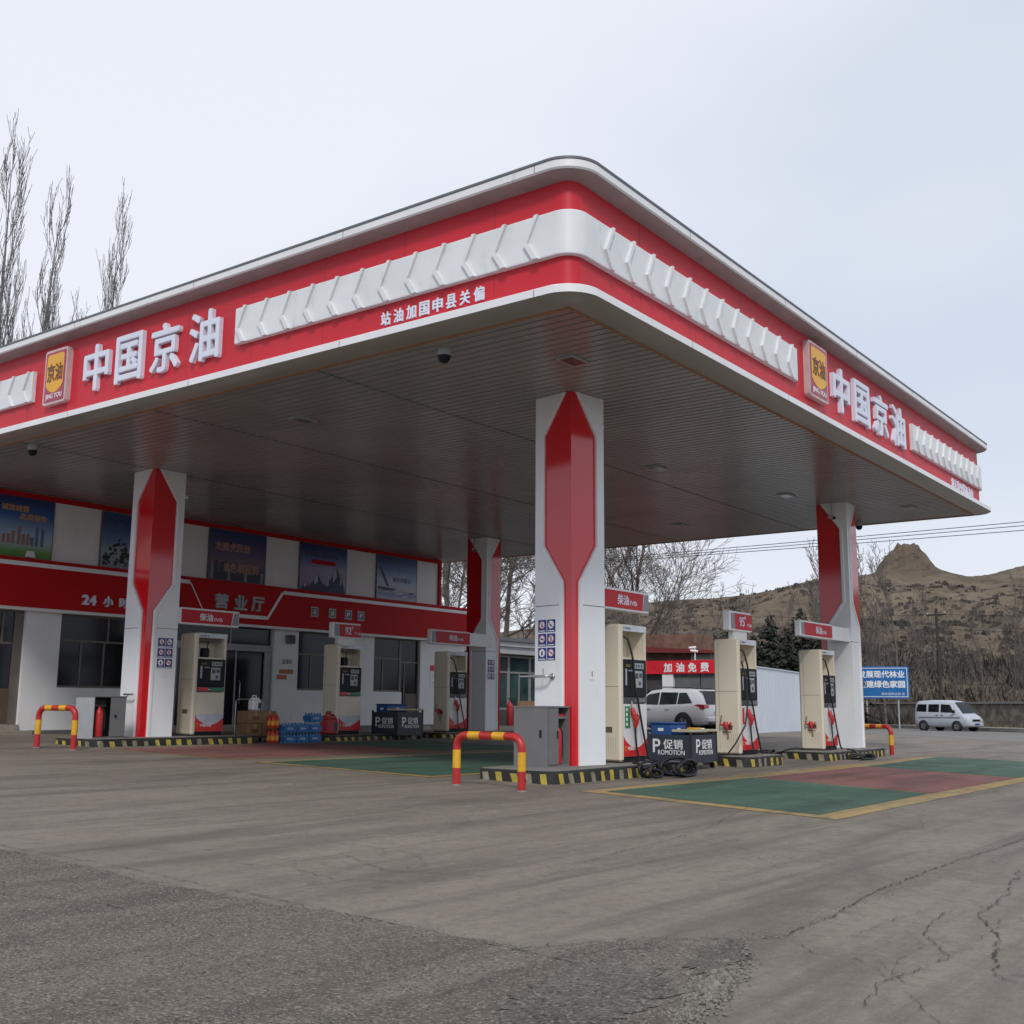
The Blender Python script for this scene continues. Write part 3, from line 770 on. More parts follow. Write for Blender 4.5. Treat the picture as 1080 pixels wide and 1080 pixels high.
mb = MB(); mb.box(.05, .19, -HW-.008, -HW-.003, 1.35, 1.52, WALL); obj('sticker', mb, colL, True)
mb = MB(); mb.tube([(-HW-.003, .1, .95), (-HW-.1, .1, .95), (-HW-.14, .05, .95), (-HW-.14, -.3, .95)], .022, STEEL); obj('pipe_arm', mb, colL, True)
colF = column(29.06, 22.79, .31, .02, True, 'rear column with narrow waist beyond the forecourt, farthest of the four')
notices(colF, 0, 'X', -.33, 2.58-.31, .17)

# ------------------------------------------------------------------ islands
def island(x0, x1, y0, y1, zt, lb):
    """kerbed island with rounded corners and hazard stripes"""
    zb = min(G(x0, y0), G(x1, y0), G(x0, y1))-.03
    t = thing('fuel_island', lb, 'fuel island', ((x0+x1)/2, (y0+y1)/2, zb), 0, 'kerbed pump islands')
    rad = .22; pts = []
    for cx, cy, a0 in ((x1-rad, y1-rad, 0), (x0+rad, y1-rad, 90), (x0+rad, y0+rad, 180), (x1-rad, y0+rad, 270)):
        for k in range(7): a = math.radians(a0+15*k); pts.append(Vector((cx+rad*math.cos(a), cy+rad*math.sin(a))))
    # resample the outline
    P = []; per = 0; n = len(pts)
    for i in range(n):
        a, b = pts[i], pts[(i+1) % n]; L = (b-a).length; k = max(1, int(L/.055))
        for j in range(k): P.append((a.lerp(b, j/k), per+L*j/k))
        per += L
    r = random.Random(int(x0*10)); side = MB(); n = len(P); cyc = .30
    side.add([(p.x, p.y, zb) for p, _ in P]+[(p.x, p.y, zt-.03) for p, _ in P], [(i, (i+1) % n, n+(i+1) % n, n+i) for i in range(n)], BLKW)
    def at(sv):
        sv %= per
        for i in range(n):
            s0_ = P[i][1]; s1_ = P[(i+1) % n][1] if i < n-1 else per
            if s0_ <= sv <= s1_+1e-9:
                q = P[i][0].lerp(P[(i+1) % n][0], (sv-s0_)/max(1e-9, s1_-s0_)); d = (P[(i+1) % n][0]-P[i][0]).normalized(); return q+Vector((d.y, -d.x))*.003
        return P[0][0]
    s_ = 0
    while s_ < per-.1:
        w_ = r.uniform(.10, .14); m = YELW if r.random() < .62 else FADE; za, zc = zb+.01+r.uniform(0, .04), zt-.045-r.uniform(0, .02); sl_ = r.uniform(.02, .06)
        for q in range(4):
            A_, B_ = s_+w_*q/4, s_+w_*(q+1)/4; a0, b0, a1, b1 = at(A_+sl_), at(B_+sl_), at(A_), at(B_)
            side.add([(a0.x, a0.y, za), (b0.x, b0.y, za), (b1.x, b1.y, zc), (a1.x, a1.y, zc)], [(0, 1, 2, 3)], m)
        s_ += cyc*r.uniform(.85, 1.1)
    obj('striped_kerb', side, t)
    top = MB(); c = Vector(((x0+x1)/2, (y0+y1)/2))
    ins = [p+(c-p).normalized()*.03 for p, _ in P]
    lip = MB()
    lip.add([(p.x, p.y, zt-.03) for p, _ in P]+[(p.x, p.y, zt-.008) for p in ins], [(i, (i+1) % n, n+(i+1) % n, n+i) for i in range(n)], BLKW)
    obj('kerb_lip', lip, t)
    top.add([(p.x, p.y, zt-.008) for p in ins]+[(p.x+(c.x-p.x)*.02, p.y+(c.y-p.y)*.03, zt) for p in ins], [(i, (i+1) % n, n+(i+1) % n, n+i) for i in range(n)]+[tuple(range(n, 2*n))], CONT)
    obj('top_slab', top, t)
island(14.35, 18.7, 9.9, 11.4, .15, 'striped kerb island carrying the front column and a diesel pump')
island(21.45, 23.3, 9.95, 11.3, .13, 'short striped kerb island under the pump with post sign 95')
island(25.75, 29.95, 9.95, 11.4, .10, 'striped kerb island carrying the right front column')
island(14.1, 18.6, 21.5, 23.1, .36, 'long striped kerb island carrying the left column before the shop door')
island(21.1, 24.9, 21.6, 23.0, .31, 'striped kerb island under the pump with post sign 92')
island(25.6, 29.8, 21.6, 23.3, .31, 'rear striped kerb island carrying the farthest column')

# ------------------------------------------------------------------ pumps
PW, PD, PH = .95, .58, 2.43
def nozzle(mb, x, y, z, s, m, ax=1):
    """pistol nozzle hanging, spout up, hose tail down"""
    mb.tube([(x, y-.03, z+.10*s), (x, y-.05, z+.02*s), (x+.02*s*ax, y-.09, z-.10*s), (x+.03*s*ax, y-.06, z-.20*s)], [.028*s, .045*s, .042*s, .028*s], m, 8)
    mb.tube([(x, y-.03, z+.10*s), (x-.015*s, y-.02, z+.20*s)], [.02*s, .012*s], STEEL, 8)
    mb.tube([(x+.02*s*ax, y-.11, z+.0*s), (x+.07*s*ax, y-.12, z-.05*s), (x+.05*s*ax, y-.09, z-.17*s)], .012*s, m, 6)
def pump(loc, lb, front='plain', side_nozzle=False, niche='hose', post=None):
    t = thing('fuel_pump', lb, 'fuel pump', loc, 0, 'fuel pumps on the islands')
    W, Dp, H = PW, PD, PH
    z1, z2, z3, z4, z5 = .10, 1.02, 1.15, 1.80, 2.33     # base, door, strip, panel, niche top
    b = MB()
    b.box(.03, W-.03, .04, Dp-.04, 0, z1, BLK); obj('kick_base', b, t, True)
    b = MB()
    b.bbox(0, .13, .0, Dp, .02, H, CREAM, .035)                        # left cheek with the rounded front corner
    b.box(W-.07, W, .02, Dp, z1, H, CREAM)
    b.box(.13, W-.07, .38, Dp, z1, H, CREAM)                           # back wall of the niche
    b.box(.13, W-.07, .03, .38, z1, z2, CREAM); b.box(.13, W-.07, .03, .38, z5, H, CREAM)
    b.box(.13, W-.07, .06, .38, z3, z4, DGR); b.box(.13, W-.07, .07, .38, z2, z3, DGR)
    b.box(.14, W-.08, .05, .379, z4+.001, z4+.05, CREAM)
    obj('body', b, t, True)
    b = MB(); b.box(.10, W+.003, .012, .05, H-.115, H-.012, mat('pump cap film', (.58, .62, .70), .3)); 
    b.prism([(.15, .0115, H-.09), (.18, .0115, H-.09), (.18, .0115, H-.04), (.15, .0115, H-.04)], (0, .002, 0), mat('small mark', (.25, .05, .02), .5))
    text(b, '中国京油', (.30, .0118, H-.065), *UX, .20, .045, .002, DGR, .01); obj('cap_strip', b, t, True)
    b = MB(); b.bbox(.115, W-.015, .008, .06, z3, z4+.01, BLK, .01); pn = obj('display_panel', b, t, True)
    b = MB(); b.box(.52, .83, .003, .0075, z4-.15, z4-.05, LCD)
    for k in range(3): b.box(.55+k*.09, .60+k*.09, .0015, .0028, z4-.125, z4-.075, DGR)
    obj('price_display', b, pn, True)
    b = MB(); b.bbox(.50, .78, .0, .0072, z3+.16, z4-.19, KEY, .003)
    b.box(.53, .63, -.002, -.0002, z4-.33, z4-.23, DGR); b.box(.66, .76, -.002, -.0002, z4-.31, z4-.23, DGR); b.box(.64, .72, -.002, -.0002, z3+.20, z3+.27, DGR)
    obj('keypad', b, pn, True)
    b = MB(); b.box(.19, .24, .003, .0075, z3+.2, z4-.16, KEY); b.box(.30, .46, .003, .0075, z4-.20, z4-.18, KEY)
    text(b, '油品', (.29, .0072, z4-.10), *UX, .16, .05, .002, mat('amber print', (.30, .22, .06), .5), .01); obj('panel_print', b, pn, True)
    b = MB(); b.box(.115, W-.015, .014, .07, z2+.012, z3-.008, DGR)
    if front == 'strip':
        b.box(.14, .46, .010, .0135, z2+.03, z3-.02, PRED); b.box(.50, .92, .010, .0135, z2+.03, z3-.02, GRN)
        b.box(.45, .50, .0098, .0135, z2+.06, z3-.05, WFL)
    else: b.box(.50, .90, .010, .0135, z2+.035, z3-.03, mat('strip film', (.16, .17, .18), .35))
    obj('grade_strip', b, t, True)
    # lower door: pale above, red below a dipping arc
    b = MB(); x0, x1 = .115, W-.008; yd = .015
    b.box(x0, x1, yd, .03, z1+.03, z2, PALE if front != 'strip' else CREAM); dr = obj('lower_door', b, t, True)
    b = MB(); n = 16; arcp = []
    for k in range(n+1):
        u = k/n; arcp.append((x0+(x1-x0)*u, .44-.20*math.sin(pi*min(1, u*.95+.02))**.9+.02*(1-u) + (.03 if k == 0 else 0)))
    b.prism([(x0, yd-.003, z1+.005), (x1, yd-.003, z1+.005)]+[(x, yd-.003, z) for x, z in arcp[::-1]], (0, .0025, 0), PRED); obj('red_arc', b, dr, True)
    if front == 'strip':
        b = MB(); b.prism([(x, yd-.002, z+.0) for x, z in arcp]+[(x1, yd-.002, .50), (x0, yd-.002, .50)], (0, .0015, 0), mat('pale arc film', (.50, .54, .60), .35)); obj('pale_arc', b, dr, True)
    b = MB(); text(b, '中国京油', (.42, yd-.0035, .245), *UX, .32, .07, .003, WFL, .01)
    b.box(.16, .20, yd-.0065, yd-.0035, .21, .28, YEL); b.box(.165, .195, yd-.0085, yd-.0067, .225, .265, PRED); obj('lettering', b, dr, True)
    b = MB(); b.box(-.003, -.0005, Dp*.80, Dp*.806, .12, H-.06, DGR); b.box(-.003, -.0005, .05, Dp-.03, 1.32, 1.326, DGR)
    for k in range(7): b.box(-.003, -.0005, .10+k*.05, .106+k*.05, .16, .44, mat('rib shade', (.45, .41, .33), .5))
    obj('panel_seam', b, t, True)
    b = MB(); b.box(-.004, -.0005, Dp*.30, Dp*.62, .52, .62, mat('bronze grille', (.12, .10, .06), .5)); obj('vent_grille', b, t, True)
    hs = MB()
    if niche == 'hose':
        hs.tube([(.17, .33, z5-.10), (.20, .15, z5-.06), (.27, .0, z5-.16), (.34, -.035, z5-.40), (.38, -.04, z4), (.44, -.045, z3+.15), (.50, -.06, z3-.05), (.60, -.09, .60), (.72, -.13, .10), (.76, -.16, .02)], .020, RUB, 8)
        obj('hose', hs, t, True)
        nz = MB(); 
        if front == 'green':
            g = MB(); g.box(.17, .34, .006, .0145, .60, .98, GRN); 
            for k in range(4): g.box(.20, .25, .003, .0058, .64+k*.085, .69+k*.085, WFL)
            obj('grade_label', g, t, True)
        if front == 'red':
            g = MB(); g.box(.16, .24, .006, .0145, .64, .98, PRED); obj('grade_label', g, t, True)
        nozzle(nz, .38, .01, .84, 1.15, NZR); obj('nozzle', nz, t, True)
        h2 = MB(); h2.tube([(.41, -.05, .62), (.43, -.05, .45), (.45, -.055, .25), (.50, -.08, .03)], .018, RUB, 8); obj('hose', h2, t, True)
    else:
        g = MB(); g.box(.16, .80, .05, .37, z5-.10, z5-.08, DGR); g.bbox(.36, .56, .16, .36, z4+.06, z4+.28, BLK, .02); g.tube([(.50, .2, z4+.28), (.53, .2, z5-.1)], .015, RUB)
        g.box(.20, .30, .2, .36, z4+.05, z4+.30, LGREY); obj('hose_holder', g, t, True)
    if side_nozzle:
        s = MB(); x = -.01; y = .30; z = .62
        s.tube([(x-.04, y, z+.06), (x-.07, y-.02, z-.03), (x-.06, y-.04, z-.10)], [.045, .055, .03], NZR, 8)
        s.tube([(x-.03, y+.02, z+.02), (x-.08, y+.10, z+.0), (x-.05, y+.13, z+.07)], [.03, .02, .012], NZR, 8)
        s.tube([(x-.03, y-.02, z-.04), (x-.09, y-.10, z-.0), (x-.04, y-.12, z+.05)], .02, NZR, 8)
        s.tube([(x-.02, y+.11, z+.20), (x-.04, y+.12, z+.02)], .008, BLK, 6)
        obj('side_nozzle', s, t, True)
        f = MB(); f.box(-.006, -.001, .20, .40, z-.16, z-.13, mat('rust streak', (.30, .20, .12), .8)); f.box(-.005, -.001, .26, .31, z-.30, z-.16, mat('rust streak', (.3, .2, .1), .8)); obj('holder_plate', f, t, True)
    return t
def sign_face(mb, x0, x1, y, z0, z1, txt, small, gl, sup=None):
    """header box face: white frame, grey end block on one side (gl: 'l' or 'r'), red panel and lettering"""
    g = .16; hm = (z0+z1)/2
    if gl == 'l':
        mb.prism([(x0+.05, y, z0+.04), (x0+.05+g+.04, y, z0+.04), (x0+.05+g, y, z1-.04), (x0+.05, y, z1-.04)], (0, .006, 0), mat('sign grey', (.22, .23, .25), .35))
        mb.prism([(x0+.10+g, y, z0+.035), (x1-.012, y, z0+.035), (x1-.012, y, z1-.035), (x0+.06+g, y, z1-.035)], (0, .006, 0), RED)
        a, b = x0+.1+g, x1
    else:
        mb.prism([(x1-.05-g-.03, y, z0+.04), (x1-.03, y, z0+.04), (x1-.03, y, z1-.04), (x1-.01-g, y, z1-.04)], (0, .006, 0), mat('sign grey', (.22, .23, .25), .35))
        mb.prism([(x0+.012, y, z0+.035), (x1-.10-g, y, z0+.035), (x1-.05-g, y, z1-.035), (x0+.012, y, z1-.035)], (0, .006, 0), RED)
        a, b = x0, x1-.08-g
    c = (a+b)/2
    if sup:
        text(mb, txt, (c-.10, y-.0005, hm), *UX, .24, .20, .006, LET, .01); text(mb, sup, (c+.06, y-.0005, hm+.09), *UX, .06, .08, .006, LET, .01)
        text(mb, small, (c+.26, y-.0005, hm-.06), *UX, .22, .07, .006, LET, .005)
    else:
        text(mb, txt, (c-.02, y-.0005, hm), *UX, .38, .18, .006, LET, .015); text(mb, small, (c+.34, y-.0005, hm-.04), *UX, .24, .08, .006, LET, .005)
def post_sign(t, txt):
    b = MB(); b.box(.12, .78, .15, .27, PH-.01, PH+.18, PALE); obj('sign_post', b, t, True)
    x0, x1, z0, z1 = -.10, .98, PH+.17, PH+.60
    b = MB(); b.bbox(x0, x1, .12, .30, z0, z1, WHT, .02); hd = obj('header_sign', b, t, True)
    f = MB(); sign_face(f, x0, x1, .112, z0+.01, z1-.01, txt, '汽油', 'l', '#'); obj('sign_face', f, hd, True)
def bracket_sign(x0, x1, y, z0, z1, gl, arm, lb):
    t = thing('fuel_grade_sign', lb, 'fuel sign', ((x0+x1)/2, y+.17, z0), 0, 'fuel grade signs over the pumps')
    b = MB(); b.bbox(x0, x1, y, y+.16, z0, z1, WHT, .02); b.box(arm[0], arm[1], y+.03, y+.14, z0+.02, z1-.02, WHT); obj('sign_box', b, t)
    f = MB(); sign_face(f, x0, x1, y-.007, z0+.01, z1-.01, '柴油', '(0#)' if False else 'IVB', gl); obj('sign_face', f, t)
p1 = pump((17.17, 10.38, .15), 'cream diesel pump with green label beside the front column', 'green')
p2 = pump((21.98, 10.38, .13), 'cream petrol pump under the post sign reading 95', 'red', True); post_sign(p2, '95')
p3 = pump((26.62, 10.38, .10), 'cream diesel pump beside the right front column', 'plain', True)
pL = pump((17.0, 22.05, .36), 'cream pump with red and green strip beside the left column', 'strip', False, 'box')
p92 = pump((21.78, 22.1, .31), 'cream pump under the post sign reading 92', 'strip', False, 'box'); post_sign(p92, '92')
pF = pump((26.45, 22.1, .31), 'cream diesel pump before the rear column', 'plain', True)
bracket_sign(16.68, 18.30, 10.42, 2.82, 3.22, 'r', (16.5, 16.69), 'red diesel sign bracketed to the front column, gray end at right')
bracket_sign(25.52, 27.55, 10.42, 2.80, 3.19, 'l', (27.54, 28.95), 'red diesel sign bracketed to the right front column')
bracket_sign(16.5, 18.25, 22.0, 2.96, 3.36, 'r', (16.3, 16.51), 'red diesel sign bracketed to the left column before the shop')
bracket_sign(25.62, 27.5, 22.1, 2.93, 3.37, 'l', (27.49, 28.7), 'red diesel sign bracketed to the rear column')
# hoses lying in coils
def coil(pts, name, lb, loops=None, rad=.023):
    mb = MB(); mb.tube(pts, rad, RUB, 7)
    o = obj(name, mb, loc=(pts[0][0], pts[0][1], G(pts[0][0], pts[0][1]))); return tag(o, lb, 'hose', 'hoses lying on the forecourt')
def looped(cx, cy, z, rx, ry, n, seed, up=.0, ang=0):
    r = random.Random(seed); pts = []; prev = None
    L_ = []
    for k in range(n): L_.append((r.uniform(-.35, .35)*rx, r.uniform(-.5, .5)*ry, rx*r.uniform(.65, 1.1), ry*r.uniform(.6, 1.1), up*r.uniform(.45, 1.1), r.uniform(-.5, .5)))
    for i in range(n*18):
        u = i/18; k = int(u); f = u-k; A_ = L_[k]; B_ = L_[min(k+1, n-1)]; q = [a_+(b_-a_)*f for a_, b_ in zip(A_, B_)]
        a = 2*pi*u+q[5]
        x = q[0]+q[2]*math.cos(a); y = q[1]+q[3]*math.sin(a*.5+q[5]); zz = q[4]*.5*(1+math.sin(a))
        X, Y = cx+x*math.cos(ang)-y*math.sin(ang), cy+x*math.sin(ang)+y*math.cos(ang)
        pts.append((X, Y, G(X, Y)+.024+zz))
    return pts
coil([(17.93, 10.22, .17), (17.9, 10.0, .165), (17.8, 9.86, .12), (17.72, 9.75, 0)]+looped(17.9, 9.60, 0, .52, .20, 7, 2, .30, -.05), 'hose_coil', 'thick black hose coiled on the ground before the diesel pump of the front column')
coil([(17.2, 10.15, .17), (17.0, 9.93, .165), (16.95, 9.8, .1)]+looped(17.1, 9.70, 0, .25, .10, 3, 5, .26), 'hose_coil', 'short black hose loops hanging over the striped kerb below the diesel pump')
coil([(27.35, 10.1, .12), (27.4, 9.93, .10), (27.4, 9.8, -.02)]+looped(27.3, 9.66, 0, .5, .2, 4, 7, .12, -.1), 'hose_coil', 'black hose coiled on the ground before the right front column')
coil([(26.6, 10.9, .125), (26.2, 10.9, .15), (25.9, 11.0, .13), (25.5, 11.2, .02)]+looped(25.0, 11.1, 0, .7, .2, 4, 9, .28, .2), 'hose_coil', 'black hose heap behind the island of the right front column')
mb = MB(); mb.tube([(21.96, 10.3, 1.95+.13), (21.99, 10.22, 1.7), (22.0, 10.2, 1.2), (21.85, 10.2, .75), (21.6, 10.3, .4), (21.5, 10.45, .16), (21.45, 10.6, .155), (21.6, 10.75, .155)], .018, RUB, 8)
obj('hose', mb, p2)

# ------------------------------------------------------------------ equipment cabinets
def extinguisher(x, y, z, s, lb, rz=0):
    t = thing('fire_extinguisher', lb, 'fire extinguisher', (x, y, z), rz)
    mb = MB(); mb.lathe((0, 0, 0), [(0, 0), (.075*s, 0), (.08*s, .02*s), (.08*s, .44*s), (.06*s, .50*s), (.025*s, .53*s), (.025*s, .56*s), (0, .56*s)], NZR); obj('cylinder', mb, t, True)
    mb = MB(); mb.tube([(0, 0, .56*s), (.03, 0, .60*s), (-.08*s, 0, .63*s)], .012*s, BLK, 6); obj('valve_handle', mb, t, True)
    mb = MB(); mb.tube([(.03*s, -.02, .57*s), (.10*s, -.04, .45*s), (.09*s, -.05, .15*s)], .012*s, RUB, 6); obj('hose', mb, t, True)
def cabinet(x0, x1, y0, y1, z0, z1, lb, side):
    t = thing('equipment_cabinet', lb, 'cabinet', ((x0+x1)/2, (y0+y1)/2, z0), 0, 'metal cabinets on the islands')
    b = MB(); w = .025
    b.box(x0, x0+w, y0+.005, y1-w, z0, z1, side); b.box(x1-w, x1, y0+.005, y1-w, z0, z1, GREY); b.box(x0, x1, y1-w, y1, z0, z1, GREY)
    b.box(x0-.01, x1+.01, y0-.005, y1+.01, z1, z1+.025, GREY); b.box(x0+w, x1-w, y0+.005, y1-w, z0, z0+.03, GREY); obj('shell', b, t)
    return t
c1 = cabinet(15.1, 15.74, 10.50, 11.18, .15, 1.10, 'dark grey metal cabinet with red extinguisher beside the front column', GREY)
b = MB(); b.box(15.13, 15.40, 10.495, 10.515, .19, 1.09, GREY); b.box(15.36, 15.38, 10.48, 10.494, .6, .72, BLK); obj('door', b, c1)
b = MB(); b.bbox(15.085, 15.098, 10.62, 10.66, .62, .74, BLK, .004); obj('handle', b, c1)
b = MB(); b.box(15.42, 15.71, 10.56, 11.1, .92, .96, GREY); b.box(15.42, 15.71, 10.58, 10.9, .961, 1.0, NZR); obj('shelf', b, c1)
extinguisher(15.55, 10.64, .18, 1.15, 'red extinguisher inside the cabinet beside the front column')
c2 = cabinet(14.2, 15.0, 21.75, 22.45, .36, 1.24, 'light grey metal cabinet with red extinguisher beside the left column', LGREY)
b = MB(); b.box(14.62, 14.98, 21.745, 21.765, .40, 1.23, GREY); b.box(14.72, 14.76, 21.725, 21.744, .80, .86, BLK); obj('door', b, c2)
b = MB(); b.box(14.23, 14.60, 21.9, 22.4, 1.04, 1.08, GREY); b.box(14.26, 14.56, 21.85, 22.3, 1.081, 1.18, BLK); obj('shelf', b, c2)
extinguisher(14.42, 21.86, .39, 1.15, 'red extinguisher inside the cabinet beside the left column')

# ------------------------------------------------------------------ bollards
def bollard(xa, ya, xb, yb, h, lb):
    """bent tube guard with yellow bands"""
    za, zb = G(xa, ya)-.05, G(xb, yb)-.05; L = math.hypot(xb-xa, yb-ya); ux, uy = (xb-xa)/L, (yb-ya)/L; rb = .17; R0 = .058
    t = thing('bent_guard_rail', lb, 'guard rail', ((xa+xb)/2, (ya+yb)/2, min(za, zb)), 0, 'red and yellow bent tube guards')
    zt = (za+zb)/2+.05+h-R0; P = []
    def W(s, z): return (xa+ux*s, ya+uy*s, z)
    P.append(W(0, za)); P += [W(0, z) for z in lin(za+.05, zt-rb, 8)]
    for k in range(1, 7): a = pi/2*k/7; P.append(W(rb-rb*math.cos(a), zt-rb+rb*math.sin(a)))
    P += [W(s, zt) for s in lin(rb, L-rb, 12)]
    for k in range(1, 7): a = pi/2*k/7; P.append(W(L-rb+rb*math.sin(a), zt-rb+rb*math.cos(a)))
    P += [W(L, z) for z in lin(zt-rb, zb+.05, 8)]; P.append(W(L, zb))
    mb = MB(); mb.tube(P, R0, BRED, 14); obj('bent_tube', mb, t)
    mb = MB()
    for s0, s1 in ((.20, .38), (.58, .76)): mb = MB(); mb.tube([W(L*s0, zt), W(L*s1, zt)], R0+.003, YEL, 14); obj('yellow_band', mb, t)
    g = (za+zb)/2+.05
    for s in (0, L): mb = MB(); mb.tube([W(s, g+h*.33), W(s, g+h*.66)], R0+.003, YEL, 14); obj('yellow_band', mb, t)
    for s, z in ((0, za), (L, zb)): mb = MB(); mb.lathe((*W(s, 0)[:2], z+.05), [(.075, -.02), (.072, .015), (.06, .02)], CONT, 14); obj('foot', mb, t)
bollard(13.1, 10.75, 13.02, 9.5, .80, 'red and yellow bent guard rail before the front column island')
bollard(12.95, 21.75, 13.15, 20.75, .88, 'red and yellow bent guard rail before the left column island')
bollard(30.6, 10.95, 30.25, 9.95, .80, 'red and yellow bent guard rail right of the right front column')

# ------------------------------------------------------------------ promotion carts
def cart(x0, y0, z, w, d, h, lb, k):
    t = thing('promotion_cart', lb, 'promotion cart', (x0+w/2, y0+d/2, z), 0, 'dark promotion carts on the forecourt')
    b = MB(); zb = z+.12; zt = z+h
    for x in (x0, x0+w-.04):
        for y in (y0, y0+d-.04): b.box(x, x+.04, y, y+.04, zb, zt, CARTG)
    b.box(x0+.04, x0+w-.04, y0+.04, y0+d-.04, zb, zb+.03, CARTG)
    obj('frame', b, t)
    b = MB(); b.box(x0+.041, x0+w-.041, y0+.006, y0+.03, zb, zt-.05, NAVY); f1 = obj('front_board', b, t)
    b = MB(); b.box(x0+.006, x0+.03, y0+.041, y0+d-.041, zb, zt-.05, NAVY); f2 = obj('side_board', b, t)
    b = MB(); b.box(x0+w-.03, x0+w-.006, y0+.041, y0+d-.041, zb, zt-.05, NAVY); b.box(x0+.041, x0+w-.041, y0+d-.03, y0+d-.006, zb, zt-.05, NAVY); obj('back_board', b, t)
    def words(c, U, s):
        m = MB(); U0 = Vector(U[0]); c = Vector(c)
        text(m, 'P', c-U0*.26*s+Vector((0, 0, .04)), *U, .16*s, .25*s, .003, WFL, .01)
        text(m, '促销', c+U0*.10*s+Vector((0, 0, .07)), *U, .42*s, .18*s, .003, WFL, .012)
        text(m, 'ROMOTION', c+U0*.06*s-Vector((0, 0, .085)), *U, .58*s, .09*s, .003, WFL, .006)
        return m
    obj('lettering', words((x0+w/2, y0+.0055, zb+(zt-zb)*.48), UX, min(1, w/.95)), f1)
    obj('lettering', words((x0+.0055, y0+d/2, zb+(zt-zb)*.48), UA, min(1, d/.85)), f2)
    b = MB(); b.bbox(x0-.01, x0+w+.01, y0-.01, y0+d*.42, zt, zt+.05, TAN, .01); obj('counter_top', b, t)
    b = MB()
    for x in (x0+.08, x0+w-.08):
        for y in (y0+.08, y0+d-.08):
            b.lathe((x-.015, y, z+.055), [(0, 0), (.055, 0), (.055, .03), (0, .03)], BLK, 12, 'x'); b.box(x-.01, x+.01, y-.01, y+.01, z+.06, z+.13, DGR)
    obj('caster', b, t)
    return zt
z = G(20, 10.8)
zt = cart(19.55, 10.25, z, 1.10, 1.0, .70, 'dark grey promotion cart between the front column pump and the pump marked 95', 0)
def crate(x0, y0, z0, w, d, h, lb, m=BLUEP, rz=0):
    t = thing('plastic_crate', lb, 'crate', (x0+w/2, y0+d/2, z0), rz)
    b = MB(); hw, hd = w/2, d/2
    b.bbox(-hw, hw, -hd, hd, 0, h-.03, m, .02); b.bbox(-hw-.015, hw+.015, -hd-.015, hd+.015, h-.03, h, m, .01); obj('tub', b, t, True)
    b = MB(); b.box(-.06, .06, -hd-.006, -hd-.0005, h*.55, h*.7, WFL); b.box(-hw-.006, -hw-.0005, -.06, .06, h*.55, h*.7, WFL); obj('label_plate', b, t, True)
crate(19.62, 10.72, zt-.18, .62, .46, .36, 'blue plastic crate in the promotion cart beside the front diesel pump')
mb = MB(); rr2 = random.Random(8)
for k in range(9):
    a = rr2.uniform(0, 6.28); mb.lathe((20.35+.20*math.cos(a)*rr2.random(), 10.92+.16*math.sin(a), zt-.05+rr2.uniform(0, .05)), [(0, .16), (.07, .15), (.13, .09), (.15, .02), (.14, -.06)], BLK, 9)
o = obj('black_bag', mb, loc=(20.35, 10.9, zt-.1)); tag(o, 'crumpled black plastic bags heaped on the promotion cart', 'bag')
mb = MB(); mb.bbox(19.85, 20.1, 10.32, 10.5, zt+.05, zt+.085, YEL, .008); mb.bbox(20.12, 20.3, 10.34, 10.5, zt+.05, zt+.075, WFL, .008)
o = obj('folded_cloth', mb, loc=(20, 10.4, zt+.05)); tag(o, 'folded yellow cloth on the tan top of the promotion cart', 'cloth')
z = G(23.9, 21.9)
zt = cart(23.3, 21.25, z, 1.08, .98, .80, 'dark grey promotion cart between the pump marked 92 and the rear pump', 1)
crate(23.4, 21.72, zt-.18, .8, .45, .36, 'blue plastic crate standing in the rear promotion cart')
# goods in front of the shop
def carton(x0, y0, z0, w, d, h, lb, rz=0):
    t = thing('cardboard_box', lb, 'cardboard box', (x0+w/2, y0+d/2, z0), rz, 'cardboard boxes stacked before the shop door')
    b = MB(); b.bbox(-w/2, w/2, -d/2, d/2, 0, h, CARD, .006); obj('carton', b, t, True)
    b = MB(); b.box(-.03, .03, -d/2-.001, d/2+.001, h-.001, h+.001, TAPE); b.box(-.03, .03, -d/2-.0015, -d/2, h-.12, h, TAPE); b.box(-.12, .12, -d/2-.001, -d/2, h*.3, h*.55, mat('carton print', (.14, .08, .04), .8)); obj('tape', b, t, True)
gz = G(18.9, 22.3)
t = thing('hand_trolley', 'steel platform trolley under the cardboard boxes before the shop door', 'trolley', (18.8, 22.2, gz))
b = MB(); b.box(18.62, 19.55, 21.9, 22.5, gz+.10, gz+.14, DGR); obj('platform', b, t)
b = MB(); b.tube([(18.66, 22.48, gz+.14), (18.66, 22.48, gz+.98), (18.70, 22.48, gz+1.04), (19.45, 22.48, gz+1.04), (19.5, 22.48, gz+.98), (19.5, 22.48, gz+.14)], .015, STEEL, 8); obj('handle', b, t)
for x in (18.7, 19.45):
    for y in (21.96, 22.44):
        b = MB(); b.lathe((x-.015, y, gz+.05), [(0, 0), (.05, 0), (.05, .03), (0, .03)], BLK, 12, 'x'); obj('wheel', b, t)
for k, (x, zz_, lb) in enumerate([(18.63, .14, 'lower left cardboard box on the trolley before the shop door'), (19.10, .14, 'lower right cardboard box on the trolley before the shop door'),
                              (18.64, .45, 'upper left cardboard box on the trolley, under the white jerrycan'), (19.09, .45, 'upper right cardboard box on the trolley before the shop door')]):
    carton(x, 21.94, gz+zz_, .44, .46, .305, lb)
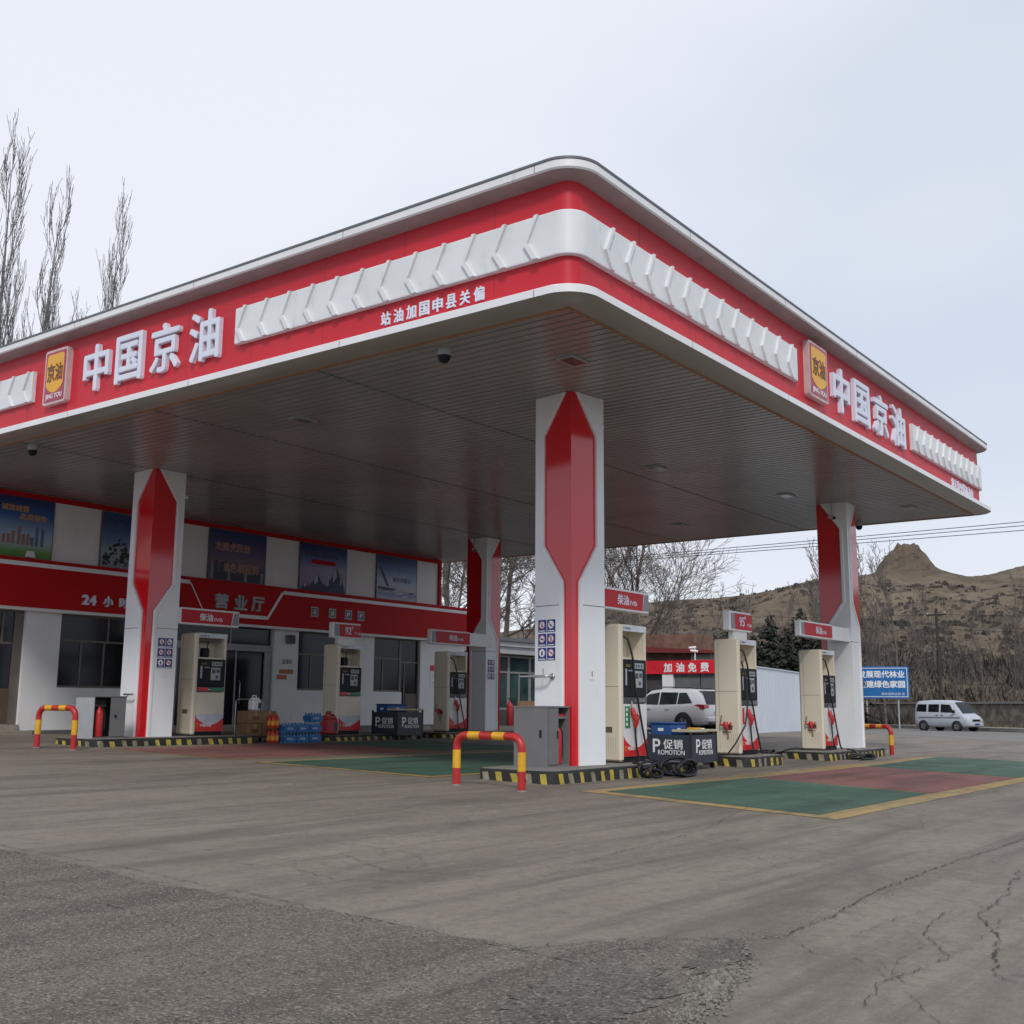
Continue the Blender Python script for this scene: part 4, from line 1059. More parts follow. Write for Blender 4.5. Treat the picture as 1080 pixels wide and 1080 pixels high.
def jerrycan(x, y, z, m, lb, s=1):
    t = thing('jerrycan', lb, 'jerrycan', (x, y, z), .1)
    b = MB(); b.bbox(-.15*s, .15*s, -.10*s, .10*s, 0, .27*s, m, .035); b.bbox(-.11*s, .12*s, -.07*s, .07*s, .255*s, .32*s, m, .025); obj('body', b, t, True)
    b = MB(); b.tube([(-.09*s, 0, .31*s), (-.07*s, 0, .37*s), (.03*s, 0, .37*s), (.05*s, 0, .31*s)], .016*s, m, 8); obj('handle', b, t, True)
    b = MB(); b.lathe((.10*s, 0, .31*s), [(.03*s, 0), (.03*s, .035*s), (0, .035*s)], DGR if m == WFL else BLK, 10); obj('cap', b, t, True)
    b = MB(); b.box(.02*s, .13*s, -.1008*s, -.1002*s, .05*s, .2*s, NAVY); obj('sticker', b, t, True)
jerrycan(18.98, 22.15, gz+.76, WFL, 'white jerrycan on the cardboard boxes before the shop door')
jerrycan(21.42, 22.0, G(21.4, 22)+.17, NZR, 'red jerrycan on the kerb left of the pump marked 92', 1.5)
# wrapped red-orange packs
for k, (z_, lb) in enumerate([(0, 'lower bundle of red bottles with orange labels right of the cardboard boxes'), (.36, 'upper bundle of red bottles with orange labels, right of the cardboard boxes')]):
    g2 = G(18.95, 21.45)
    t = thing('bottle_bundle', lb, 'bottle bundle', (19.0, 21.45, g2+z_), 0, 'bundles of red bottles')
    b = MB(); c_ = MB()
    for i in range(2):
        for j in range(2):
            x_, y_ = -.062+i*.125, -.062+j*.125; b.lathe((x_, y_, 0), [(0, 0), (.055, 0), (.060, .02), (.058, .21), (.045, .27), (.02, .30), (.02, .335), (0, .335)], ORP, 10)
            c_.lathe((x_, y_, .07), [(.0605, 0), (.0605, .11)], mat('orange label', (.75, .30, .02), .4, var=.3, scale=12), 10)
    obj('bottles', b, t, True); obj('label_band', c_, t, True)
# water packs: each shrink-wrapped pack is a thing
WCAP = mat('water label white', (.55, .62, .72), .4, var=.2, scale=20)
base = None
g2 = G(19.8, 21.2)
spots = [(19.36, 21.35, 0), (19.78, 21.35, 0), (20.2, 21.35, 0), (19.36, 21.35, .25), (19.78, 21.35, .25), (20.2, 21.35, .25), (20.24, 21.37, .50)]
WL = ['bottom left pack', 'bottom middle pack', 'bottom right pack', 'upper left pack', 'upper middle pack', 'second pack of the right stack', 'single topmost pack']
for (x, y, z_), wl in zip(spots, WL):
    if base is None:
        base = t = thing('water_bottle_pack', '', 'water pack', (0, 0, 0), 0, 'packs of blue bottled water stacked on the ground')
        b = MB()
        for i in range(4):
            for j in range(3):
                bx, by = -.15+i*.1, -.10+j*.1
                b.lathe((bx, by, 0), [(0, 0), (.046, 0), (.048, .02), (.042, .08), (.048, .13), (.044, .17), (.018, .215), (.018, .24), (0, .24)], BWAT, 8)
        obj('bottles', b, t, True)
        b = MB(); b.box(-.201, .201, -.152, -.1495, .05, .16, mat('wrap film', (.03, .13, .34), .2)); b.box(-.2025, -.2, -.15, .15, .05, .16, mat('wrap film', (.03, .13, .34), .2))
        text(b, '天然水', (-.02, -.1521, .105), *UX, .2, .055, .001, WCAP, .01); obj('wrap', b, t, True)
    else: t = copy_tree(base)
    t.location = (x, y, g2+z_); t['label'] = wl+' of blue bottled water left of the pump marked 92'

# ------------------------------------------------------------------ shop
WY = 27.4
shop = thing('shop_building', 'white station shop with red band, posters and dark windows behind the pumps', 'building', (24, WY, .3))
b = MB()
def wall_with(b, xa, xb, z0, z1, holes, m, y=WY, th=.25):
    """wall in pieces round rectangular openings (x0,x1,z0,z1)"""
    xs_ = sorted({xa, xb, *[h[0] for h in holes], *[h[1] for h in holes]})
    for a, c in zip(xs_[:-1], xs_[1:]):
        hs = sorted([h for h in holes if h[0] < c-1e-6 and h[1] > a+1e-6], key=lambda h: h[2]); z = z0
        for h in hs:
            if h[2] > z+1e-6: b.box(a, c, y, y+th, z, h[2], m)
            z = h[3]
        if z < z1-1e-6: b.box(a, c, y, y+th, z, z1, m)
wins = [(16.75, 18.9, 1.5, 3.45), (25.2, 27.1, 1.55, 3.45), (28.75, 30.22, 1.55, 3.45)]
doors = [(12.5, 15.75, .55, 3.45), (20.35, 24.15, .42, 3.5), (30.22, 31.2, .5, 3.45)]
ZB = .40
wall_with(b, 9, 33.75, ZB, 3.6, wins+[(a_, c_, ZB, z_) for a_, c_, _, z_ in doors], WALL)
b.box(9, 32.2, WY+.02, WY+.3, 4.75, 6.545, WALL); b.box(9, 33.75, WY+.02, WY+.3, 3.6, 4.75, WALL)
b.box(33.5, 33.75, WY+.25, 35, ZB, 4.6, WALL); b.box(31.95, 32.2, WY+.301, 35, 4.6, 6.4, WALL)
b.box(9, 33.5, WY+.31, 35, 4.6, 4.7, WALL)
obj('wall', b, shop)
b = MB(); b.box(9, 31.95, WY+.31, 35.2, 6.2, 6.35, TRIMD); obj('roof', b, shop)
b = MB(); wall_with(b, 9, 33.8, -.1, ZB, [(a_, c_, -.1, ZB) for a_, c_, _, z_ in doors], PLIN, WY-.04, .3); obj('plinth', b, shop)
for (x0, x1, z0, z1), nm in zip(doors, 'abc'):
    b = MB(); b.box(x0-.15, x1+.15, WY-.45, WY-.041, -.1, z0-.15, STEP); b.box(x0, x1, WY-.05, WY+.3, -.1, z0, STEP); obj('doorstep', b, shop)
# red band with the white line that drops under the shop name
b = MB(); YB = WY-.32
b.box(9, 33.85, YB, WY-.001, 3.52, 4.70, BREDB); b.box(9, 33.85, YB+.05, WY-.002, 4.70, 4.78, BREDB); band_o = obj('red_band', b, shop)
b = MB(); b.box(9, 33.85, YB+.03, WY-.003, 3.44, 3.52, WALL); obj('band_trim', b, shop)
b = MB(); t_ = .11
def wl(pts):
    for (x0, z0), (x1, z1) in zip(pts[:-1], pts[1:]):
        if abs(z0-z1) < 1e-6: q = [(x0, z0-t_/2), (x1, z0-t_/2), (x1, z0+t_/2), (x0, z0+t_/2)]
        else: q = [(x0-.05, z0+t_/2), (x0+.05, z0-t_/2), (x1+.05, z1-t_/2), (x1-.05, z1+t_/2)] if z1 < z0 else [(x0-.05, z0-t_/2), (x0+.05, z0-t_/2-.0), (x1+.05, z1+t_/2), (x1-.05, z1+t_/2)]
        b.prism([(x, YB-.02, z) for x, z in q], (0, .019, 0), WHT)
wl([(9, 4.62), (20.55, 4.62)]); wl([(20.57, 4.62), (21.12, 3.75)]); wl([(21.14, 3.75), (23.5, 3.75)]); wl([(23.52, 3.75), (24.15, 4.55)]); wl([(24.18, 4.60), (33.85, 4.60)])
obj('white_line', b, band_o)
b = MB(); text(b, '24', (17.30, YB-.001, 3.83), *UX, .40, .25, .06, LET, .03)
for ch, x in zip('小时', (17.88, 18.38)): text(b, ch, (x, YB-.001, 3.83), *UX, .27, .27, .06, LET, .03)
obj('lettering', b, band_o)
b = MB()
for ch, x in zip('营业厅', (21.72, 22.45, 23.12)): text(b, ch, (x, YB-.001, 4.15), *UX, .46, .42, .06, mat('dull steel letters', (.36, .38, .41), .4), .03)
obj('lettering', b, band_o)
b = MB()
for x, c in ((25.55, DGR), (26.35, GRN), (27.1, BLUE), (27.7, BLUE)):
    b = MB()
    b.box(x-.16, x+.16, YB-.015, YB-.001, 3.93, 4.25, LGREY); b.box(x-.12, x+.12, YB-.018, YB-.0155, 3.97, 4.21, c); text(b, 'P' if c == BLUE else '品', (x, YB-.0182, 4.09), *UX, .13, .15, .002, WFL, .02); obj('service_icon', b, band_o)
b = MB(); b.box(9, 32.25, WY-.06, WY+.01, 6.38, 6.52, BREDB); b.box(32.12, 32.25, WY-.06, WY+.01, 4.79, 6.38, BREDB); obj('upper_trim', b, shop)
# windows
def window(x0, x1, z0, z1, mull, trans, fm=FRM, name='window', sill=True, gl=GLS):
    f = MB(); y = WY+.10; w = .055
    f.box(x0, x0+w, y, y+.06, z0, z1, fm); f.box(x1-w, x1, y, y+.06, z0, z1, fm); f.box(x0+w, x1-w, y, y+.06, z0, z0+w, fm); f.box(x0+w, x1-w, y, y+.06, z1-w, z1, fm)
    zs = sorted([z0+w]+trans+[z1-w])
    for z in trans: f.box(x0+w, x1-w, y+.002, y+.058, z-.025, z+.025, fm)
    for m_, up in mull:
        a, c = (z0+w, trans[0]-.025) if (up == 0 and trans) else ((trans[0]+.025, z1-w) if trans else (z0+w, z1-w))
        f.box(m_-.025, m_+.025, y+.003, y+.057, a, c, fm)
    o = obj(name, f, shop)
    g = MB(); g.box(x0+w, x1-w, y+.025, y+.035, z0+w, z1-w, gl); obj('pane', g, o)
    return o
window(*wins[0], [(17.45, 0), (18.25, 1), (18.15, 0)], [2.75])
window(*wins[1], [(25.85, 0)], [2.72]); window(*wins[2], [(29.3, 0)], [2.72])
window(30.22, 31.2, .5, 3.45, [(30.45, 0)], [2.62], FRM, 'door')
window(12.5, 15.75, .55, 3.45, [(14.9, 0), (15.2, 1)], [2.6], FRM, 'door')
b = MB(); b.box(15.5, 15.74, WY+.09, WY+.17, .56, 3.44, FRM); b.box(12.6, 15.5, WY+.088, WY+.168, .6, 1.45, KICK); obj('kick_panel', b, shop); b = MB(); b.box(30.5, 31.12, WY+.088, WY+.168, .56, 1.5, KICK); obj('kick_panel', b, shop)
en = window(20.35, 24.15, .42, 3.5, [(21.55, 0), (22.75, 0), (22.5, 1)], [2.78], FRS, 'entrance_door')
b = MB(); b.box(20.3, 24.2, WY+.06, WY+.10, 2.72, 2.92, FRS); b.box(23.85, 24.1, WY+.05, WY+.099, .43, 2.71, FRS); b.box(20.42, 20.55, WY+.05, WY+.099, .43, 2.71, FRS)
b.tube([(22.86, WY+.06, 1.1), (22.86, WY+.0, 1.15), (22.86, WY+.0, 1.75), (22.86, WY+.06, 1.8)], .015, STEEL, 8); obj('door_frame', b, shop)
b = MB(); b.box(24.15, 24.2, WY+.0, WY-.02, .4, 3.44, WALL); obj('door_jamb', b, shop)
# posters (flat printed boards)
def gradmat(name, stops, z0, z1, nz=.1, nscale=3):
    m = bpy.data.materials.new(name); m.use_nodes = True; nt = m.node_tree; N = nt.nodes; L = nt.links; bs = N['Principled BSDF']; bs.inputs['Roughness'].default_value = .3
    tc = N.new('ShaderNodeTexCoord'); sx = N.new('ShaderNodeSeparateXYZ'); L.new(tc.outputs['Generated'], sx.inputs[0])
    n = N.new('ShaderNodeTexNoise'); n.inputs['Scale'].default_value = nscale; n.inputs['Detail'].default_value = 6; L.new(tc.outputs['Generated'], n.inputs['Vector'])
    ma = N.new('ShaderNodeMath'); ma.operation = 'MULTIPLY_ADD'; L.new(n.outputs['Fac'], ma.inputs[0]); ma.inputs[1].default_value = nz
    L.new(sx.outputs['Z'], ma.inputs[2]); cr = N.new('ShaderNodeValToRGB'); L.new(ma.outputs[0], cr.inputs[0])
    e = cr.color_ramp.elements
    while len(e) > 1: e.remove(e[0])
    e[0].position = stops[0][0]; e[0].color = (*stops[0][1], 1)
    for p_, c_ in stops[1:]: q = e.new(p_); q.color = (*c_, 1)
    L.new(cr.outputs[0], bs.inputs['Base Color']); return m
def poster(x0, x1, z0, z1, stops, lb, nz=.1, nscale=3):
    t = thing('wall_poster', lb, 'poster', ((x0+x1)/2, WY-.03, z0), 0, 'large posters on the shop upper wall')
    b = MB(); b.box(x0, x1, WY-.035, WY+.019, z0, z1, gradmat('poster print', stops, z0, z1, nz, nscale)); o = obj('board', b, t)
    b = MB(); fr = mat('poster frame', (.10, .10, .10), .4)
    b.box(x0-.02, x0, WY-.04, WY+.0195, z0-.02, z1+.02, fr); b.box(x1, x1+.02, WY-.04, WY+.0195, z0-.02, z1+.02, fr); b.box(x0, x1, WY-.04, WY+.0195, z1, z1+.02, fr); b.box(x0, x1, WY-.04, WY+.0195, z0-.02, z0, fr); obj('frame', b, t)
    return t
YP = WY-.0352
pz = [(4.80, 6.36)]
def ptxt(t, s, x, z, w, h, m): b = MB(); text(b, s, (x, YP, z), *UX, w, h, .004, m, .02); obj('lettering', b, t)
def pshape(b, pts, m, e=.002): b.prism([(x, YP-e, z) for x, z in pts], (0, e*.9, 0), m)
OT = mat('poster orange print', (.55, .30, .10), .4); PT = mat('poster pale print', (.50, .50, .55), .4); PK = mat('poster peach print', (.50, .25, .18), .4)
t = poster(13.6, 16.28, 4.80, 6.38, [(0, (.03, .12, .02)), (.16, (.10, .28, .03)), (.28, (.30, .40, .40)), (.42, (.30, .42, .60)), (.75, (.03, .10, .32)), (1, (.01, .03, .15))], 'poster with blue sky over a green field at the far left of the shop')
ptxt(t, '诚信经营', 15.2, 6.08, .75, .16, OT); ptxt(t, '品质服务', 15.72, 5.88, .75, .16, OT)
b = MB(); r3 = random.Random(4)
for k in range(9):
    x = 14.9+k*.13+r3.uniform(-.02, .02); h = r3.uniform(.2, .55); pshape(b, [(x, 5.14), (x+.09, 5.14), (x+.09, 5.14+h), (x, 5.14+h)], mat('poster skyline', (.30, .17, .16), .5) if k < 6 else mat('poster skyline blue', (.10, .16, .25), .5))
pshape(b, [(15.55, 4.84), (15.85, 4.84), (15.8, 5.0), (15.6, 5.0)], WFL, .003); obj('print_shapes', b, t)
t = poster(17.75, 19.0, 4.80, 6.34, [(0, (.02, .05, .03)), (.15, (.20, .26, .30)), (.45, (.30, .36, .42)), (.6, (.12, .22, .38)), (1, (.015, .05, .16))], 'poster of a dark tree on a snowy slope behind the left column', .3, 4)
b = MB()
for k in range(110):
    x = 17.82+r3.random()*1.05; z = 4.86+r3.random()*.85*max(.15, 1-abs(x-18.3)*1.5); s = r3.uniform(.025, .07)
    pshape(b, [(x+s*math.cos(a*1.05)*r3.uniform(.5, 1), z+s*math.sin(a*1.05)*r3.uniform(.5, 1)) for a in range(6)], mat('poster tree ink', (.015, .02, .02), .5), .001+.0001*k)
obj('print_shapes', b, t)
t = poster(21.42, 23.62, 4.82, 6.36, [(0, (.015, .03, .05)), (.3, (.05, .05, .09)), (.45, (.16, .09, .14)), (.62, (.10, .06, .16)), (1, (.01, .025, .14))], 'poster of a purple dusk city with two rows of peach lettering', .12, 5)
ptxt(t, '龙腾虎跃创辉煌'[:5], 22.3, 5.86, 1.35, .26, PK); ptxt(t, '金色前程到永远'[:5], 22.65, 5.24, 1.35, .28, PK)
b = MB()
for k in range(16):
    x = 21.5+k*.13; h = r3.uniform(.12, .75); pshape(b, [(x, 4.84), (x+.10, 4.84), (x+.10, 4.9+h), (x, 4.9+h)], mat('poster night tower', (.03, .035, .055), .5) if k % 5 else mat('poster lit tower', (.20, .22, .27), .5), .001+.0001*k)
obj('print_shapes', b, t)
t = poster(25.1, 27.22, 4.78, 6.36, [(0, (.10, .12, .25)), (.3, (.25, .22, .38)), (.6, (.30, .28, .42)), (.78, (.10, .16, .36)), (1, (.01, .03, .14))], 'poster of jagged blue mountains with dark lettering and a red strip', .2, 4)
b = MB(); MI = mat('poster mountain navy', (.03, .045, .12), .5); MS = mat('poster snow', (.42, .42, .52), .5)
for k, (x, z, w, h) in enumerate([(25.4, 4.8, .35, .3), (25.9, 4.8, .55, .62), (26.4, 4.8, .4, .5), (26.75, 4.8, .55, 1.0), (27.0, 4.8, .2, .7)]):
    lo, hi = max(25.12, x-w), min(27.2, x+w)
    pshape(b, [(lo, z), (hi, z), (min(hi, x+w*.3), z+h*.6), (x, z+h), (x-w*.4, z+h*.5)], MI, .001+.0003*k); pshape(b, [(x-w*.25, z+h*.35), (x+.02, z+h*.55), (x, z+h), (x-w*.28, z+h*.62)], MS, .0035+.0003*k)
pshape(b, [(25.6, 5.72), (26.7, 5.72), (26.7, 5.86), (25.6, 5.86)], BREDB, .006); obj('print_shapes', b, t)
ptxt(t, '绿水青山 金山银山', 26.05, 6.03, 1.5, .17, mat('poster dark print', (.05, .03, .08), .4))
t = poster(28.75, 30.86, 4.80, 6.36, [(0, (.05, .10, .26)), (.12, (.30, .32, .42)), (.22, (.06, .12, .30)), (.35, (.40, .36, .42)), (.5, (.25, .33, .50)), (.8, (.03, .10, .28)), (1, (.01, .04, .15))], 'poster of pale sea and a dark leaning shape at the right end of the shop', .16, 4)
ptxt(t, '服务冷暖心', 30.05, 5.55, .95, .17, mat('poster dark print', (.05, .03, .08), .4))
b = MB(); pshape(b, [(28.85, 5.95), (28.93, 5.95), (29.2, 5.6), (29.4, 5.28), (29.25, 5.28), (29.05, 5.6)], MI); pshape(b, [(28.8, 5.26), (29.8, 5.22), (29.6, 5.14), (28.8, 5.15)], MI, .003)
for k in range(9):
    x = 28.85+r3.random()*1.6; z = 4.9+r3.random()*.3; pshape(b, [(x, z), (x+.35, z+.03), (x+.2, z+.09), (x+.05, z+.06)], MI if k % 2 else MS, .0035+.0003*k)
obj('print_shapes', b, t)
# small wall signs and a ventilation box
t = thing('wall_notice', 'white notice with orange strips beside the entrance', 'notice', (24.75, WY-.02, 2.2))
b = MB(); b.box(24.42, 25.0, WY-.012, WY-.001, 2.28, 2.60, WFL); text(b, '加油站', (24.72, WY-.0125, 2.45), *UX, .42, .16, .002, DGR, .02); obj('board', b, t)
b = MB(); b.box(24.42, 25.0, WY-.012, WY-.001, 2.06, 2.20, mat('orange strip', (.40, .13, .04), .4)); b.box(24.32, 24.74, WY-.012, WY-.001, 1.88, 2.02, mat('orange strip', (.4, .1, .04), .4)); obj('orange_strip', b, t)
t = thing('wall_notice', 'white notice with red heading at the right end of the shop', 'notice', (31.95, WY-.02, 1.8))
b = MB(); b.box(31.75, 32.35, WY-.012, WY-.001, 2.35, 2.56, PRED); text(b, '公告', (32.15, WY-.0125, 2.455), *UX, .25, .11, .002, WFL, .01); obj('heading', b, t)
b = MB(); b.box(31.75, 32.35, WY-.012, WY-.001, 1.70, 2.34, WFL); b.lathe((32.05, WY-.012, 2.17), [(.10, .001), (.10, .003), (.07, .003), (.07, .001)], LGREY, 20, 'y'); text(b, '严禁烟火', (32.05, WY-.0125, 1.90), *UX, .40, .10, .002, LGREY, .01)
text(b, '24小时', (32.05, WY-.0125, 1.78), *UX, .30, .07, .002, LGREY, .01); obj('board', b, t)
t = thing('vent_box', 'dark grey vent box on the wall above the orange notice', 'vent', (24.75, WY-.1, 3.1))
b = MB(); b.bbox(24.62, 24.95, WY-.14, WY-.001, 3.02, 3.30, GREY, .02); obj('housing', b, t); b = MB()
for k in range(5): b.box(24.66, 24.91, WY-.147, WY-.1405, 3.06+k*.045, 3.08+k*.045, BLK)
obj('grille', b, t)

# ------------------------------------------------------------------ shed beyond the rear column
t = thing('long_shed', 'low shed with grey eave and teal glass between the two middle columns', 'building', (43, 31, .2))
b = MB(); b.box(38.0, 48.2, 31.1, 36, -.1, 3.7, mat('shed wall', (.20, .20, .20), .7)); obj('wall', b, t)
b = MB(); b.box(37.6, 48.4, 30.3, 36.2, 3.95, 4.12, TRIMD); b.box(37.6, 48.4, 30.4, 30.9, 3.72, 3.94, LGREY); b.box(37.6, 48.4, 30.5, 31.0, 3.4, 3.72, LGREY); obj('eave', b, t)
for k in range(6):
    x = 38.1+k*1.67; f = MB(); y = 31.0
    for (a, c, z0, z1) in ((x, x+.08, .9, 3.35), (x+1.59, x+1.67, .9, 3.35), (x+.08, x+1.59, .9, 1.0), (x+.08, x+1.59, 2.55, 2.63), (x+.08, x+1.59, 3.27, 3.35), (x+.80, x+.86, 1.0, 2.55)): f.box(a, c, y, y+.09, z0, z1, mat('shed frame', (.24, .25, .25), .5))
    w_ = obj('window', f, t); g = MB(); g.box(x+.08, x+1.59, y+.04, y+.05, 1.0, 3.27, GLT); obj('pane', g, w_)
b = MB(); b.box(38.0, 48.2, 31.0, 31.1, -.1, .9, mat('shed dado', (.08, .08, .085), .6)); obj('dado', b, t)
mb = MB(); mb.box(40.4, 41.0, 30.2, 30.5, .1, .1+1.15, BRICK)
tb = thing('wooden_bench', 'brown wooden bench under the shed windows', 'bench', (41.5, 30, .1)); b = MB(); b.box(40.9, 42.8, 29.6, 30.1, .55, .62, CARD); obj('seat', b, tb)
b = MB(); b.box(40.9, 42.8, 30.02, 30.1, .80, 1.30, CARD); obj('backrest', b, tb)
for x in (40.95, 42.68):
    b = MB(); b.box(x, x+.08, 29.62, 30.09, .1, .55, CARD); b.box(x, x+.08, 30.03, 30.09, .62, .82, CARD); obj('leg', b, tb)
extinguisher(40.35, 30.1, G(40.35, 28), 1.9, 'red extinguisher standing under the shed window')

# brick hut with red eave and car wash front
t = thing('car_wash_building', 'car wash with bright red sign band and grey roller doors behind the white car', 'building', (46.3, 23.5, 0))
b = MB(); XW = 46.0
b.box(XW+.1, XW+2.2, 22.3, 27.6, -.2, 3.1, mat('dark wall', (.05, .05, .055), .7)); obj('wall', b, t)
b = MB(); b.box(XW-.15, XW+.09, 22.2, 27.7, 2.58, 3.18, mat('bright red banner', (.62, .012, .025), .4)); sb2 = obj('sign_band', b, t)
b = MB()
for ch, y in zip('加油免费', (25.05, 24.42, 23.80, 23.18)): text(b, ch, (XW-.151, y+.12, 2.86), *UA, .40, .40, .01, WFL, .03)
obj('lettering', b, sb2)
b = MB(); b.box(XW-.1, XW+.3, 24.95, 25.5, -.1, 2.57, WFL); obj('pillar', b, t)
for k in range(2):
    b = MB(); y1_ = 24.9-k*1.3
    for j in range(13): b.box(XW+.02+(.012 if j % 2 else 0), XW+.08, y1_-1.25+j*.095, y1_-1.25+(j+1)*.095, -.1, 2.57, mat('roller door grey', (.12, .135, .14), .5))
    obj('roller_door', b, t)
t = thing('brick_hut', 'old brick hut with dark red eave behind the car wash', 'building', (52, 25, 0))
b = MB(); b.box(49.2, 51.4, 25.6, 31, -.2, 4.6, BRICK); obj('wall', b, t)
b = MB(); b.prism([(48.7, 24.3, 3.62), (48.7, 31.5, 3.82), (48.7, 31.5, 4.25), (48.7, 24.3, 3.75)][::-1], (2.8, 0, 0), mat('dark red eave', (.16, .02, .02), .6)); obj('eave', b, t)
b = MB(); b.box(48.95, 51.4, 24.6, 25.59, -.2, 3.6, mat('hut plaster', (.22, .20, .19), .8)); obj('lean_to', b, t)
t = thing('security_camera', 'white camera on a pole above the car wash sign', 'security camera', (46.2, 23.95, 3.18))
b = MB(); b.tube([(46.2, 23.95, 3.18), (46.2, 23.95, 3.75)], .03, WFL, 8); obj('pole', b, t)
b = MB(); b.tube([(46.05, 24.1, 3.62), (46.2, 23.8, 3.58)], .06, WFL, 10); b.tube([(46.2, 23.9, 3.78), (46.0, 24.15, 3.74)], .05, WFL, 10); obj('housing', b, t)
# white corrugated fence
t = thing('corrugated_fence', 'white corrugated metal hoarding behind the pump with sign 95', 'fence', (48, 21, 0))
b = MB(); A, B = Vector((43.2, 19.8)), Vector((60.5, 23.2)); n = 160; vs = []
dn = Vector((-(B-A).y, (B-A).x)).normalized()
for i in range(n+1):
    p = A.lerp(B, i/n)+dn*(.03 if i % 4 in (0, 1) else -.0); g0 = .05
    vs += [(p.x, p.y, -.1), (p.x, p.y, 2.78)]
b.add(vs, [(2*i, 2*i+2, 2*i+3, 2*i+1) for i in range(n)], FENW); obj('sheet', b, t)
b = MB(); c0 = A-dn*.03; c1_ = B-dn*.03
b.prism([(c0.x, c0.y, 2.75), (c1_.x, c1_.y, 2.75), (c1_.x, c1_.y, 2.80), (c0.x, c0.y, 2.80)], (dn.x*.08, dn.y*.08, 0), FENW); obj('top_rail', b, t)
for k in range(5):
    p = A.lerp(B, k/4)+dn*.08; b = MB(); b.box(p.x-.03, p.x+.03, p.y, p.y+.06, -.1, 2.74, GREY); obj('post', b, t)

# ------------------------------------------------------------------ vehicles
def vehicle(kind, loc, rz, lb, body_m, secs, wheels, wr, wins, rear_glass, front_glass, lamps, tails):
    """x forward. secs: (x, z_sill, z_belt, z_roof, half_w, half_w_roof)"""
    t = thing(kind, lb, 'car' if 'car' in kind else 'van', loc, rz)
    b = MB(); ring = []
    for (x, zs, zb, zr, w, wr_) in secs:
        zm = zs+(zb-zs)*.45
        r = [(x, 0, zs), (x, w*.86, zs), (x, w*.97, zs+.10), (x, w, zm), (x, w*.985, zb-.05), (x, w*.955, zb), (x, wr_+(w*.955-wr_)*.08, zr-.07 if zr-zb > .12 else zr-.02), (x, wr_*.86, zr-.015), (x, wr_*.45, zr+.012), (x, 0, zr+.02)]
        r += [(x_, -y_, z_) for x_, y_, z_ in r[-2:0:-1]]
        ring.append(r)
    n = len(ring[0]); vs = [p for r in ring for p in r]; fs = []
    for i in range(len(ring)-1):
        for j in range(n): k = (j+1) % n; fs.append((i*n+j, (i+1)*n+j, (i+1)*n+k, i*n+k))
    fs.append(tuple(range(n))); fs.append(tuple(range((len(ring)-1)*n+n-1, (len(ring)-1)*n-1, -1)))
    b.add(vs, fs, body_m, True)
    bo = obj('body', b, t, True)
    def surf(x, z, sd):
        """side surface y at (x, z)"""
        for (s0, s1) in zip(secs[:-1], secs[1:]):
            if s0[0] <= x <= s1[0] or s1[0] <= x <= s0[0]:
                u = (x-s0[0])/(s1[0]-s0[0]); s = [a+(c-a)*u for a, c in zip(s0, s1)]; break
        else: s = secs[-1]
        zb, zr, w, wr_ = s[2], s[3], s[4], s[5]
        if z <= zb: return sd*w*(1.0 if z < zb-.05 else .985)
        k = min(1, (z-zb)/max(.01, (zr-.07-zb))); return sd*(w*.955+(wr_+(w*.955-wr_)*.08-w*.955)*k)
    for poly in wins:
        for sd in (1, -1):
            g = MB(); pts = [(x, surf(x, z, sd)+sd*.012, z) for x, z in poly]
            # subdivide polygon into a fan about centre for a gentle fit
            cx = sum(p[0] for p in poly)/len(poly); cz = sum(p[1] for p in poly)/len(poly)
            c = (cx, surf(cx, cz, sd)+sd*.012, cz); m_ = len(pts)
            F = [(i, (i+1) % m_, m_) for i in range(m_)]
            g.add(pts+[c], F if sd < 0 else [f[::-1] for f in F], CARG); obj('side_window', g, t, True)
    g = MB(); g.prism(front_glass, (-.02, 0, 0), CARG); obj('windscreen', g, t, True)
    g = MB(); g.prism(rear_glass, (.02, 0, 0), CARG); obj('rear_window', g, t, True)
    for x, sd in [(wheels[0], 1), (wheels[0], -1), (wheels[1], 1), (wheels[1], -1)]:
        w = secs[len(secs)//2][4]; y = sd*(w-.16)
        a = MB(); a.lathe((x, y+sd*.172, wr+.02), [(0, 0), (wr*1.16, 0), (wr*1.16, -.10)] if sd < 0 else [(wr*1.16, .10), (wr*1.16, 0), (0, 0)], BLK, 26, 'y'); obj('wheel_arch', a, t, True)
        wh = MB(); p = [(wr*.62, .09), (wr*.93, .11), (wr, .08), (wr, -.08), (wr*.93, -.11), (wr*.62, -.09)]
        wh.lathe((x, y+sd*.10, wr), p, TYRE, 26, 'y'); wo = obj('wheel', wh, t, True)
        rm = MB(); rm.lathe((x, y+sd*.10, wr), [(wr*.63, -sd*.08), (wr*.58, -sd*.085), (wr*.2, -sd*.06), (0, -sd*.07)], DGR, 24, 'y')
        for k in range(5):
            a0 = 2*pi*k/5; ca, sa_ = math.cos(a0), math.sin(a0)
            P_ = [(x+ca*wr*.08-sa_*.03, z_) for z_ in (0,)]
            q = [(ca*.05-sa_*.035, sa_*.05+ca*.035), (ca*wr*.60-sa_*.03, sa_*wr*.60+ca*.03), (ca*wr*.60+sa_*.03, sa_*wr*.60-ca*.03), (ca*.05+sa_*.035, sa_*.05-ca*.035)]
            rm.prism([(x+u, y+sd*.195, wr+v) for u, v in (q if sd > 0 else q[::-1])], (0, -sd*.03, 0), RIM)
        obj('rim', rm, wo, True)
    for pts, m_, nm in lamps+tails:
        for sd in (1, -1):
            g = MB(); g.prism([(x, sd*y, z) for x, y, z in (pts if sd > 0 else pts[::-1])], (0, 0, 0.0001), m_); obj(nm, g, t, True)
    return t, surf
